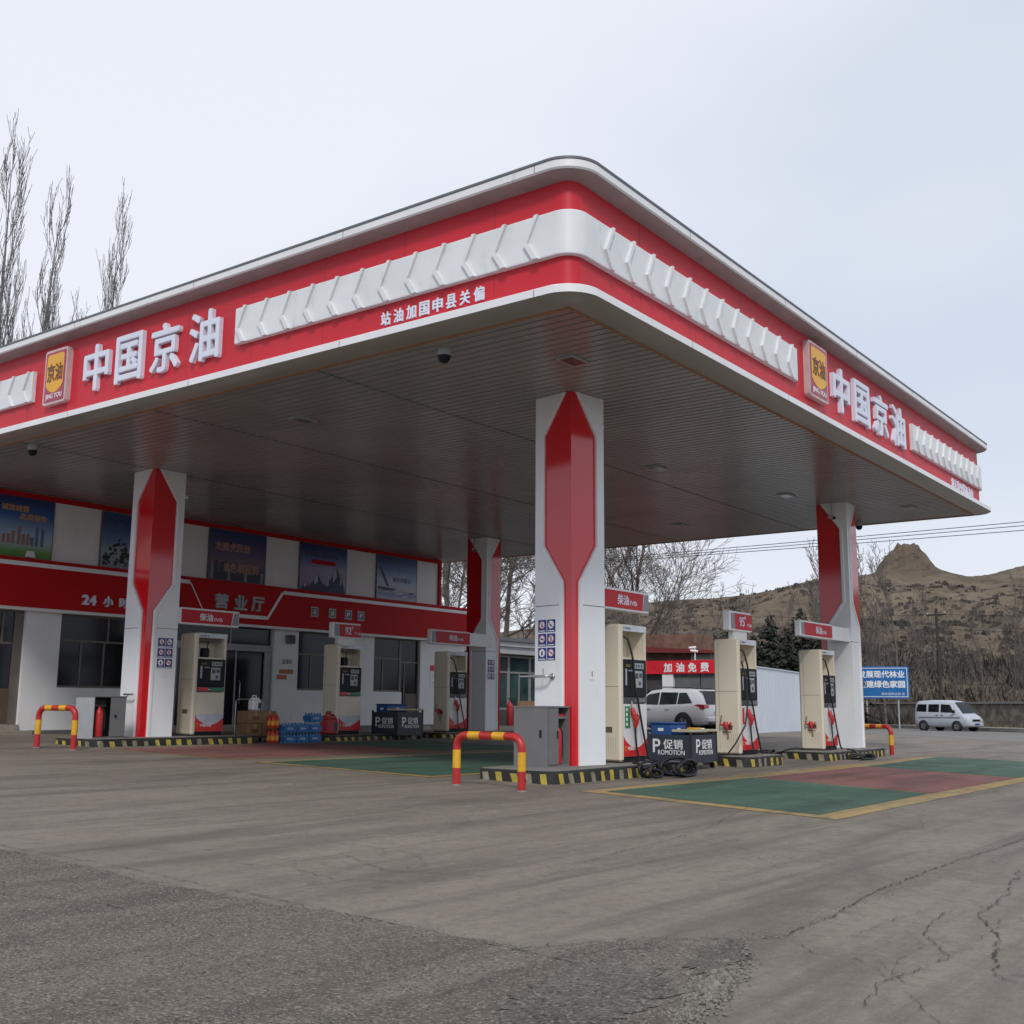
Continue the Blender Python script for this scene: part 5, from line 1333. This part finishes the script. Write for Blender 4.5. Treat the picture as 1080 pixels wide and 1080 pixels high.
# white car (rear towards the viewer): length 4.65
secs = [(-2.30, .50, .80, .95, .70, .60), (-2.26, .38, .98, 1.06, .84, .68), (-2.05, .32, 1.06, 1.45, .90, .66), (-1.80, .30, 1.08, 1.62, .92, .66), (-1.2, .27, 1.06, 1.69, .93, .67), (-.2, .25, 1.03, 1.72, .93, .68),
        (.5, .25, 1.01, 1.66, .93, .66), (1.0, .26, 1.00, 1.36, .92, .66), (1.35, .27, .98, 1.08, .92, .70), (1.9, .28, .90, .98, .90, .70), (2.2, .30, .78, .86, .84, .64), (2.34, .40, .66, .72, .66, .5)]
wn = [[(-1.72, 1.14), (-1.0, 1.10), (-1.0, 1.55), (-1.35, 1.55)], [(-.95, 1.10), (-.10, 1.08), (-.10, 1.57), (-.95, 1.56)], [(-.03, 1.08), (.98, 1.06), (.55, 1.48), (-.03, 1.57)]]
gx, gy = 41.0, 21.6
gz0 = .10
rear = [(-2.29, .66, 1.12), (-2.29, -.66, 1.12), (-2.03, -.56, 1.54), (-2.03, .56, 1.54)]
frontg = [(1.43, -.66, 1.10), (1.43, .66, 1.10), (.62, .56, 1.67), (.62, -.56, 1.67)]
tl = [(-2.245, .82, .94), (-2.28, .50, 1.02), (-2.265, .52, 1.12), (-2.10, .86, 1.14), (-1.82, .932, 1.08), (-1.80, .935, 1.02), (-2.02, .925, .95)]
suv, sf = vehicle('parked_car', (gx-.15, gy+.72, gz0), math.radians(81), 'white estate car parked facing away before the red car wash sign', CARW, secs, (1.42, -1.30), .36, wn, rear[::-1], frontg, [], [])
for sd in (1, -1):
    g = MB(); q = [(-2.30, .97), (-2.24, .90), (-2.0, .92), (-1.76, 1.03), (-1.98, 1.10), (-2.26, 1.09)]
    g.prism([(x, sd*(.86+.035*min(1, (x+2.3)*3)), z) for x, z in (q if sd < 0 else q[::-1])], (0, -sd*.3, 0), TAIL); obj('tail_light', g, suv, True)
g = MB(); g.bbox(-2.36, -2.22, -.72, .72, .42, .62, CARW, .04); g.bbox(-2.365, -2.25, -.55, .55, .34, .42, DGR, .02); g.box(-2.372, -2.36, -.24, .24, .70, .82, BLUE); obj('rear_bumper', g, suv, True)
for sd in (1, -1):
    g = MB(); g.tube([(-1.75, sd*.60, 1.69), (-1.5, sd*.60, 1.76), (.2, sd*.60, 1.78), (.5, sd*.60, 1.70)], .022, DGR, 8); obj('roof_rail', g, suv, True)
    g = MB(); g.bbox(-.62, -.40, sd*.935, sd*.965, .90, .94, CARW, .008); g.bbox(.30, .52, sd*.935, sd*.965, .90, .94, CARW, .008); obj('door_handle', g, suv, True)
    g = MB(); g.bbox(.72, .95, sd*.93, sd*1.12, 1.02, 1.18, CARW, .04); obj('wing_mirror', g, suv, True)
g = MB(); g.bbox(-2.06, -1.78, -.56, .56, 1.60, 1.655, CARW, .02); obj('spoiler', g, suv, True)
# a second white car roof is just visible beyond it
car2 = copy_tree(suv); car2.location = (44.4, 22.6, .10); car2['label'] = 'second white car mostly hidden behind the nearer white car'; suv['group'] = car2['group'] = 'white cars at the car wash'
# silver microvan (right side towards the viewer)
secs = [(-1.95, .42, .95, 1.30, .70, .58), (-1.90, .30, 1.05, 1.66, .76, .62), (-1.70, .26, 1.08, 1.83, .78, .63), (-.8, .25, 1.08, 1.87, .79, .64), (.3, .25, 1.06, 1.86, .79, .64), (.85, .25, 1.04, 1.78, .79, .63),
        (1.25, .26, 1.03, 1.38, .78, .63), (1.50, .27, .98, 1.10, .77, .62), (1.80, .28, .84, .92, .74, .60), (1.95, .34, .66, .74, .66, .5)]
wn = [[(-1.78, 1.18), (-1.02, 1.16), (-1.02, 1.62), (-1.70, 1.62)], [(-.88, 1.16), (-.10, 1.15), (-.10, 1.63), (-.88, 1.62)], [(.02, 1.14), (.98, 1.12), (.66, 1.60), (.02, 1.63)]]
rear = [(-1.965, .52, 1.12), (-1.965, -.52, 1.12), (-1.90, -.5, 1.55), (-1.90, .5, 1.55)]
frontg = [(1.56, -.62, 1.12), (1.56, .62, 1.12), (.95, .54, 1.76), (.95, -.54, 1.76)]
hl = [(1.72, .765, .72), (1.93, .60, .70), (1.90, .52, .86), (1.55, .775, .96)]
van, sv = vehicle('parked_van', (72.0, 20.1, -.29), math.radians(-112), 'small silver minivan parked on the road before the stone wall', VANS, secs, (1.15, -1.25), .30, wn, rear[::-1], frontg, [(hl, HEAD, 'headlight')], [])
g = MB(); g.bbox(1.80, 2.0, -.62, .62, .34, .52, VANS, .03); g.box(1.93, 1.965, -.35, .35, .62, .74, BLK); g.box(2.001, 2.008, -.22, .22, .40, .50, BLUE); obj('front_bumper', g, van, True)
for sd in (1, -1):
    g = MB(); g.box(-1.6, 1.4, sd*.792, sd*.796, .80, .86, mat('van stripe', (.13, .15, .19), .4)); obj('side_stripe', g, van, True)
    g = MB(); g.bbox(.05, .2, sd*.79, sd*.815, .95, .99, DGR, .005); g.bbox(-.3, -.15, sd*.79, sd*.815, .95, .99, DGR, .005); obj('door_handle', g, van, True)
    g = MB(); g.bbox(.98, 1.10, sd*.79, sd*.95, 1.10, 1.28, BLK, .02); obj('wing_mirror', g, van, True)

# ------------------------------------------------------------------ retaining wall, roadside sign, poles
t = thing('stone_wall', 'long low stone retaining wall behind the silver van', 'wall', (*rp(5, -5.3), 0))
mb = MB(); sprism(mb, -5.7, -5.1, -.2, 1.72, STONE, -30, 60, 3); obj('masonry', mb, t)
mb = MB(); sprism(mb, -5.8, -5.0, 1.721, 1.86, CONT, -30, 60, 3); obj('coping', mb, t)
t = thing('roadside_sign', 'blue roadside sign board with two rows of white characters beside the right column', 'sign', (75.8, 25.3, -.3))
A = Vector((75.35, 27.1)); B = Vector((76.42, 23.75)); du = (B-A).normalized(); nf = Vector((du.y, -du.x));  # faces the camera
if nf.dot(-A) < 0: nf = -nf
U3 = Vector((0, 0, 1)).cross(Vector((nf.x, nf.y, 0))); flip = U3.xy.dot(du) < 0
b = MB(); z0, z1 = 1.72, 3.84
b.prism([(A.x, A.y, z0), (B.x, B.y, z0), (B.x, B.y, z1), (A.x, A.y, z1)], (-nf.x*.12, -nf.y*.12, 0), mat('sign blue', (.008, .125, .38), .4)); bo = obj('board', b, t)
b = MB(); L_ = (B-A).length
def SP(u, z, d=.004): q = A+du*u+nf*d; return (q.x, q.y, z)
for (u0, u1, a, c) in ((.10, L_-.10, z1-.13, z1-.09), (.10, L_-.10, z0+.09, z0+.13), (.10, .14, z0+.13, z1-.13), (L_-.14, L_-.10, z0+.13, z1-.13)):
    b.prism([SP(u0, a), SP(u1, a), SP(u1, c), SP(u0, c)], (-nf.x*.002, -nf.y*.002, 0), WFL)
obj('border_line', b, bo)
b = MB(); U_ = ((U3.x, U3.y, 0), (0, 0, 1))
text(b, '发展现代林业', SP(L_*.5, z1-.52), *U_, L_*.84, .46, .006, WFL, .028); text(b, '构建绿色家园', SP(L_*.5, z1-1.18), *U_, L_*.84, .46, .006, WFL, .028); text(b, '偏关县林业局 宣', SP(L_*.70, z0+.30), *U_, L_*.42, .17, .006, WFL, .0)
obj('lettering', b, bo)
for u in (.75, L_-.75):
    b = MB(); q = A+du*u-nf*.18; b.tube([(q.x, q.y, -.4), (q.x, q.y, 3.6)], .06, LGREY, 10); obj('post', b, t)
def pole(x, y, z, h, r, m, lb, arm=0):
    t = thing('utility_pole', lb, 'utility pole', (x, y, z))
    b = MB(); b.tube([(x, y, z-.5), (x, y, z+h)], [r, r*.65], m, 10); obj('mast', b, t)
    b = MB(); q = Vector((math.cos(arm), math.sin(arm), 0))*.9; b.tube([(x-q.x, y-q.y, z+h-.5), (x+q.x, y+q.y, z+h-.5)], .05, m, 6)
    for s in (-1, 0, 1): b.lathe((x+q.x*s*.9, y+q.y*s*.9, z+h-.47), [(.03, 0), (.06, .08), (.04, .16), (0, .18)], LGREY, 8)
    obj('cross_arm', b, t)
    return t
pole(91.4, 26.0, -.2, 9.1, .16, WOODP, 'dark wooden utility pole on the slope above the stone wall', 1.2)
pole(40.75, 32.55, 0, 8.0, .17, CONP, 'pale concrete pole rising behind the shop end', .5)
t = thing('warning_post', 'small pale post beside the roadside sign', 'post', (*rp(9.5, -5), 1.5))
b = MB(); x, y = rp(9.5, -5.3); b.tube([(x, y, 1.5), (x, y, 2.25)], .07, WFL, 8); obj('stake', b, t); b = MB(); b.lathe((x, y, 2.25), [(.09, 0), (.1, .1), (0, .16)], WFL, 8); obj('cap', b, t)
def wire(a, b_, sag, lb, r=.018):
    a = Vector(a); b_ = Vector(b_); mb = MB(); P = []
    for i in range(41):
        u = i/40; p = a.lerp(b_, u); p.z -= sag*4*u*(1-u); P.append(p)
    mb.tube(P, r, mat('black cable', (.02, .02, .022), .7), 4, cap=False); o = obj('overhead_wire', mb, loc=tuple(a)); return tag(o, lb, 'wire', 'overhead wires')
def polz(az, r, e): x, y = pol(az, r); return (x, y, 1.15+r*e)
for e0, e1, lb in ((.1190, .1577, 'uppermost'), (.1176, .1541, 'middle'), (.1169, .1494, 'lowest')):
    A_, B_ = Vector(polz(38.62, 52.2, e0)), Vector(polz(3.45, 46, e1))
    wire(A_, A_+(B_-A_)*1.9, .12, lb+' overhead wire crossing the sky behind the right column', .017)
px, py = 91.4, 26.0
wire((px, py, 8.45), polz(34, 96, .088), .6, 'wire from the wooden pole towards the left over the hillside'); wire((px, py, 8.45), polz(-5, 96, .075), .6, 'wire from the wooden pole towards the right over the hillside')
wire((px, py, 7.3), polz(34, 96, .074), .6, 'lower wire from the wooden pole towards the left'); wire((px, py, 7.3), polz(-5, 96, .060), .6, 'lower wire from the wooden pole towards the right')

# ------------------------------------------------------------------ trees
def grow(mbt, mbc, base, d, L, r, lvl, rg, P):
    """tapered, bending branches; level 0 is the trunk"""
    k = P['seg'][lvl]; pts = [base.copy()]; rs = [r]; dd = d.copy()
    for i in range(k):
        dd = (dd+Vector((rg.gauss(0, 1), rg.gauss(0, 1), rg.gauss(0, .6)))*P['wob'][lvl]+Vector((0, 0, P['up'][lvl]))).normalized()
        pts.append(pts[-1]+dd*L/k); rs.append(max(P['rmin'], r*(1-(i+1)/k*P['tap'][lvl])))
    (mbt if lvl == 0 else mbc).tube(pts, rs, P['m'][0] if lvl < 2 else P['m'][1], P['n'][lvl], cap=False)
    if lvl+1 >= len(P['seg']): return
    for c in range(P['kids'][lvl]):
        u = P['from'][lvl]+(1-P['from'][lvl])*((c+rg.random()*.8)/P['kids'][lvl]); u = min(u, .985)
        i = min(int(u*k), k-1); f = u*k-i; p = pts[i].lerp(pts[i+1], f); dr = (pts[i+1]-pts[i]).normalized()
        a = math.radians(rg.gauss(P['ang'][lvl], P['ang'][lvl]*.22)); side = dr.orthogonal().normalized()
        side = Matrix.Rotation(rg.uniform(0, 2*pi), 3, dr) @ side
        nd = (dr*math.cos(a)+side*math.sin(a)).normalized()
        ll = L*P['len'][lvl]*(1-.55*(u-P['from'][lvl])/(1-P['from'][lvl]+1e-6) if lvl == 0 and P.get('cone', 1) else 1)*rg.uniform(.65, 1.15)
        grow(mbt, mbc, p, nd, ll, max(P['rmin'], rs[i]*P['rk'][lvl]), lvl+1, rg, P)
def make_tree(name, lb, cat, H, P, seed, group, r0):
    rg = random.Random(seed); t = thing(name, lb, cat, (0, 0, 0), 0, group); a, c = MB(), MB()
    grow(a, c, Vector((0, 0, -.2)), Vector((0, 0, 1)), H, r0, 0, rg, P)
    obj('trunk', a, t, True); obj('crown', c, t, True); return t
POP = dict(seg=[12, 9, 6, 4], wob=[.012, .03, .045, .06], up=[.05, .36, .30, .2], tap=[.93, .85, .8, .7], rmin=.010, n=[7, 4, 3, 3], kids=[40, 6, 3], ang=[30, 20, 20], len=[.235, .46, .5], rk=[.34, .5, .6], m=(PBARK, PBARK), cone=1)
POP['from'] = [.10, .12, .2]
BR = dict(seg=[7, 7, 6, 5, 3], wob=[.05, .09, .11, .14, .18], up=[.02, .10, .07, .05, .02], tap=[.75, .8, .8, .75, .6], rmin=.010, n=[7, 5, 4, 3, 3], kids=[15, 9, 7, 4], ang=[46, 38, 38, 36], len=[.62, .52, .48, .5], rk=[.46, .5, .55, .6], m=(BARK, TWIG), cone=1)
BR['from'] = [.22, .18, .15, .2]
SP_ = dict(seg=[8, 6, 4, 3], wob=[.05, .10, .15, .2], up=[.02, .22, .14, .08], tap=[.9, .85, .8, .6], rmin=.013, n=[6, 4, 3, 3], kids=[15, 5, 3], ang=[32, 30, 34], len=[.42, .42, .42], rk=[.5, .55, .6], m=(BARK, TWIG), cone=1)
SP_['from'] = [.15, .15, .2]
pops = [make_tree('poplar_tree', 'x', 'tree', 23, POP, s, 'bare poplars behind the shop', .20) for s in (1, 2, 3)]
brs = [make_tree('bare_tree', 'x', 'tree', 11.5, BR, s, 'bare spreading trees beyond the forecourt', .19) for s in (11, 12, 14)]
sps = [make_tree('slender_bare_tree', 'x', 'tree', 9, SP_, s, 'slender bare trees at the foot of the hill', .10) for s in (21, 22, 23, 24)]
used = set()
def put(proto, az, r, s, lb, rot=None, zoff=0):
    if proto in used: o = copy_tree(proto)
    else: o = proto; used.add(proto)
    x, y = pol(az, r); o.location = (x, y, hz(az, r)+zoff); o.scale = (s, s, s); o.rotation_euler = (0, 0, R.uniform(0, 6.28) if rot is None else rot); o['label'] = lb
    return o
put(pops[0], 62.3, 50, 1.02, 'tallest bare poplar at the left edge behind the shop')
put(pops[1], 60.5, 51, .96, 'second bare poplar from the left behind the shop')
put(pops[2], 57.7, 52, .945, 'bare poplar right of the gap behind the shop roof, rightmost tall one')
put(pops[2], 59.6, 57, .84, 'short thin poplar showing just above the canopy edge left of the rightmost one')
put(pops[0], 58.9, 60, .86, 'thin poplar top behind the canopy edge between the two right poplars')
put(pops[1], 64.2, 56, 1.0, 'bare poplar cut by the left edge of the picture')
put(pops[2], 62.0, 60, .93, 'bare poplar standing behind the two leftmost poplars')
put(brs[0], 30.6, 62, 1.02, 'large bare tree with spreading crown behind the front diesel pump')
put(brs[1], 37.2, 60, 1.08, 'bare tree seen between the rear column and the front column')
put(brs[2], 40.0, 56, 1.1, 'bare tree in the gap between shop end and rear column')
put(brs[1], 33.6, 72, 1.05, 'bare tree hidden mostly behind the front column')
put(brs[0], 39.0, 72, 1.15, 'bare tree farther back beyond the rear column')
put(brs[2], 32.0, 82, .95, 'bare tree behind the large spreading tree')
names = ['bare slender tree left of the pump sign 95', 'twin stemmed bare tree above the white hoarding', 'tall slender bare tree left of the right column', 'slender bare tree above the conifers',
         'bare tree right of the right column against the hillside', 'second bare tree right of the right column', 'bare tree above the roadside sign', 'bare tree left of the wooden pole', 'bare tree right of the wooden pole',
         'bare tree above the silver van', 'bare tree near the right edge above the wall', 'bare tree at the right edge of the picture', 'thin bare tree above the car wash', 'thin bare tree above the red eave', 'small bare tree high on the slope near the rocky peak', 'bare sapling below the ridge at right',
         'bare tree behind the conifers', 'bare tree between the conifers and the right column', 'bare tree touching the sky left of the right column', 'slim bare tree below the rocky peak']
sp = [(26.3, 92, 1.1), (24.4, 96, 1.15), (22.1, 96, 1.45), (23.3, 104, 1.1), (19.0, 98, 1.5), (17.8, 94, 1.45), (18.4, 88, 1.1), (16.7, 101, .9), (15.1, 97, 1.0), (14.0, 94, .95), (12.8, 96, 1.15), (11.9, 92, 1.0), (28.2, 84, .95), (27.2, 98, .9), (18.6, 250, .8), (12.3, 240, .7), (25.3, 84, .9), (21.2, 90, 1.2), (20.8, 104, 1.4), (16.0, 110, .9)]
for k, ((az_, r_, s_), lb) in enumerate(zip(sp, names)): put(sps[k % 4], az_, r_, s_, lb)
# conifers: tiers of drooping needle sprays
def conifer(seed, H, lb):
    rg = random.Random(seed); t = thing('conifer_tree', lb, 'tree', (0, 0, 0), 0, 'dark conifers behind the white hoarding')
    a, c = MB(), MB(); a.tube([(0, 0, -.3), (0, 0, H)], [.14, .02], BARK, 6); obj('trunk', a, t, True)
    nl = 34
    for i in range(nl):
        z = H*(.06+.93*i/nl); rad = (H*.34)*(1-i/nl)**.8+.12
        for j in range(int(9+7*(1-i/nl))):
            an = rg.uniform(0, 2*pi); L = rad*rg.uniform(.6, 1.12); dz = -L*rg.uniform(.1, .45)
            e = Vector((math.cos(an)*L, math.sin(an)*L, dz)); o0 = Vector((0, 0, z)); sd = Vector((-math.sin(an), math.cos(an), 0))
            for q in range(5):
                f = .25+.75*q/4; pc = o0+e*f; w = L*.26*(1.15-f*.6)*rg.uniform(.7, 1.3)
                c.add([pc+sd*w+Vector((0, 0, rg.uniform(-.1, .06))), pc-sd*w+Vector((0, 0, rg.uniform(-.1, .06))), pc+e*.20+Vector((0, 0, rg.uniform(-.18, .08)))], [(0, 1, 2)], CONIF)
    obj('crown', c, t, True); return t
cons = [conifer(31, 6.2, 'x'), conifer(32, 5.4, 'x')]
cn = [(25.4, 76, 1.0, 'pointed conifer just right of the pump sign 95'), (24.5, 74, .85, 'broad conifer second from the left above the hoarding'), (23.7, 78, .95, 'dark conifer in the middle of the row above the hoarding'), (22.9, 74, .92, 'dark conifer left of the diesel sign of the right column'),
      (22.2, 78, 1.0, 'dark conifer behind the diesel sign of the right column'), (21.3, 76, 1.0, 'dark conifer at the right end of the row beside the right column'), (26.4, 80, .8, 'small conifer above the car wash sign'), (27.5, 84, .8, 'small conifer behind the brick hut'), (28.6, 86, .75, 'low conifer right of the front diesel pump'), (20.4, 80, .9, 'conifer hidden behind the right column')]
for k, (a_, r_, s_, lb) in enumerate(cn): put(cons[k % 2], a_, r_, s_*(1.32 if a_ > 20 else 1.1), lb)
# thicket at the hill's foot and low scrub on the slopes
mb = MB(); rg = random.Random(77); TH = mat('thicket twigs', (.078, .064, .056), .95, var=.4, scale=.5); TH2 = mat('dark scrub', (.060, .051, .043), .95, var=.4, scale=.5)
for k in range(8000):
    a_ = rg.uniform(8, 36); r_ = 88+rg.random()**1.3*34; x, y = pol(a_, r_); z = hz(a_, r_)-.1
    h = rg.uniform(.4, 1.5)*(1+.7*mnoise.noise((x*.15, y*.15, 3)))
    m_ = TH if rg.random() < .6 else TH2
    for q in range(3):
        an = rg.uniform(0, 2*pi); ln = rg.uniform(.2, 1.1)*h; w = rg.uniform(.015, .05)*(1 if rg.random() < .8 else 2.)
        dx, dy = math.cos(an)*ln, math.sin(an)*ln; sx, sy = -math.sin(an)*w, math.cos(an)*w
        mb.add([(x+sx, y+sy, z), (x-sx, y-sy, z), (x+dx-sx*.4, y+dy-sy*.4, z+h), (x+dx+sx*.4, y+dy+sy*.4, z+h)], [(0, 1, 2, 3)], m_)
tag(obj('thicket', mb), 'tangled bare thicket along the foot of the hill', 'thicket', kind='stuff')
mb = MB()
for k in range(5200):
    a_ = rg.uniform(8, 42); r_ = rg.uniform(112, 262); x, y = pol(a_, r_)
    if mnoise.noise((x*.03, y*.03, 9)) < -.05 and rg.random() < .8: continue
    z = hz(a_, r_)-.25; h = rg.uniform(.25, .8)*(1.4 if rg.random() < .08 else 1)
    for q in range(5):
        an = rg.uniform(0, 2*pi); w = h*rg.uniform(.35, .8); ox, oy = rg.gauss(0, h*.5), rg.gauss(0, h*.5)
        mb.add([(x+ox+math.cos(an)*w, y+oy+math.sin(an)*w, z), (x+ox-math.cos(an)*w, y+oy-math.sin(an)*w, z), (x+ox-math.cos(an)*w*.5, y+oy-math.sin(an)*w*.5, z+h*rg.uniform(.5, 1)), (x+ox+math.cos(an)*w*.5, y+oy+math.sin(an)*w*.5, z+h)], [(0, 1, 2, 3)], TH2 if rg.random() < .7 else TH)
tag(obj('hillside_scrub', mb), 'low dark scrub dotted over the dry hillside', 'scrub', kind='stuff')
# dry grass fringe at the wall foot and kerb
mb = MB(); DG = mat('dry grass', (.17, .12, .07), .9, var=.3, scale=2)
for k in range(2500):
    s = rg.uniform(-30, 60); tt = rg.uniform(-5.0, -4.2) if rg.random() < .7 else rg.uniform(-6.6, -5.8); x, y = rp(s, tt); z = G(x, y)+(.18 if tt > -5.1 else 1.5); h = rg.uniform(.08, .35); an = rg.uniform(0, 6.28)
    mb.add([(x, y, z), (x+.05*math.cos(an), y+.05*math.sin(an), z), (x+rg.gauss(0, .08), y+rg.gauss(0, .08), z+h)], [(0, 1, 2)], DG)
tag(obj('dry_grass', mb), 'dry grass tufts along the stone wall', 'grass', kind='stuff')

# ------------------------------------------------------------------ sky, sun, camera
w = bpy.data.worlds.new('World'); sc.world = w; w.use_nodes = True
nt = w.node_tree; N = nt.nodes; L = nt.links
for n_ in list(N): N.remove(n_)
out = N.new('ShaderNodeOutputWorld')
sky = N.new('ShaderNodeTexSky'); sky.sky_type = 'NISHITA'; sky.sun_disc = False
SUN_EL, SUN_AZ = math.radians(42), math.radians(218)      # azimuth measured from +X towards +Y
sky.sun_elevation = SUN_EL; sky.sun_rotation = pi/2-SUN_AZ; sky.air_density = 1.2; sky.dust_density = 3; sky.altitude = 900
bg1 = N.new('ShaderNodeBackground'); bg1.inputs[1].default_value = .07; L.new(sky.outputs[0], bg1.inputs[0])
tc = N.new('ShaderNodeTexCoord'); nz = N.new('ShaderNodeTexNoise'); nz.inputs['Scale'].default_value = 1.3; nz.inputs['Detail'].default_value = 4; nz.inputs['Roughness'].default_value = .45
mp = N.new('ShaderNodeMapping'); mp.inputs['Scale'].default_value = (1, 1, 2.4); L.new(tc.outputs['Generated'], mp.inputs[0]); L.new(mp.outputs[0], nz.inputs['Vector'])
cr = N.new('ShaderNodeValToRGB'); e = cr.color_ramp.elements
e[0].position = .30; e[0].color = (.70, .77, .90, 1); e[1].position = .66; e[1].color = (.93, .965, 1.05, 1)
# overcast is thinner, brighter on one side of the sky
dt = N.new('ShaderNodeVectorMath'); dt.operation = 'DOT_PRODUCT'; L.new(tc.outputs['Generated'], dt.inputs[0]); dt.inputs[1].default_value = Vector((.30, .80, .52)).normalized()
mr = N.new('ShaderNodeMapRange'); mr.inputs[1].default_value = .3; mr.inputs[2].default_value = 1; mr.inputs[3].default_value = -.12; mr.inputs[4].default_value = .16; L.new(dt.outputs['Value'], mr.inputs[0])
ad = N.new('ShaderNodeMath'); ad.operation = 'ADD'; L.new(nz.outputs['Fac'], ad.inputs[0]); L.new(mr.outputs[0], ad.inputs[1]); L.new(ad.outputs[0], cr.inputs[0])
bg2 = N.new('ShaderNodeBackground'); bg2.inputs[1].default_value = 1.0; L.new(cr.outputs[0], bg2.inputs[0])
mx = N.new('ShaderNodeMixShader'); mx.inputs[0].default_value = .88; L.new(bg1.outputs[0], mx.inputs[1]); L.new(bg2.outputs[0], mx.inputs[2]); L.new(mx.outputs[0], out.inputs[0])
sl = bpy.data.lights.new('sun', 'SUN'); sl.energy = 1.9; sl.angle = math.radians(10); sl.color = (1, .95, .88)
so = bpy.data.objects.new('sun', sl); COL.objects.link(so)
sd = Vector((math.cos(SUN_EL)*math.cos(SUN_AZ), math.cos(SUN_EL)*math.sin(SUN_AZ), math.sin(SUN_EL)))
so.rotation_euler = sd.to_track_quat('Z', 'Y').to_euler(); so.location = (0, 0, 60)

f, pitch, roll, yaw = 1178.6, .170359, .0072650, .640376
fw = Vector((math.cos(yaw)*math.cos(pitch), math.sin(yaw)*math.cos(pitch), math.sin(pitch)))
rt = Vector((math.sin(yaw), -math.cos(yaw), 0)); up = rt.cross(fw)
r2 = rt*math.cos(roll)+up*math.sin(roll); u2 = up*math.cos(roll)-rt*math.sin(roll)
cd = bpy.data.cameras.new('camera'); cam = bpy.data.objects.new('camera', cd); COL.objects.link(cam)
M = Matrix((r2, u2, -fw)).transposed().to_4x4(); M.translation = Vector((0, 0, 1.15)); cam.matrix_world = M
cd.sensor_width = 36; cd.sensor_fit = 'HORIZONTAL'; cd.lens = f/1080*36; cd.clip_end = 5000; cd.clip_start = .05
sc.camera = cam
sc.view_settings.view_transform = 'Standard'; sc.view_settings.look = 'None'; sc.view_settings.exposure = 0; sc.view_settings.gamma = 1
sc.render.resolution_x = sc.render.resolution_y = 1024
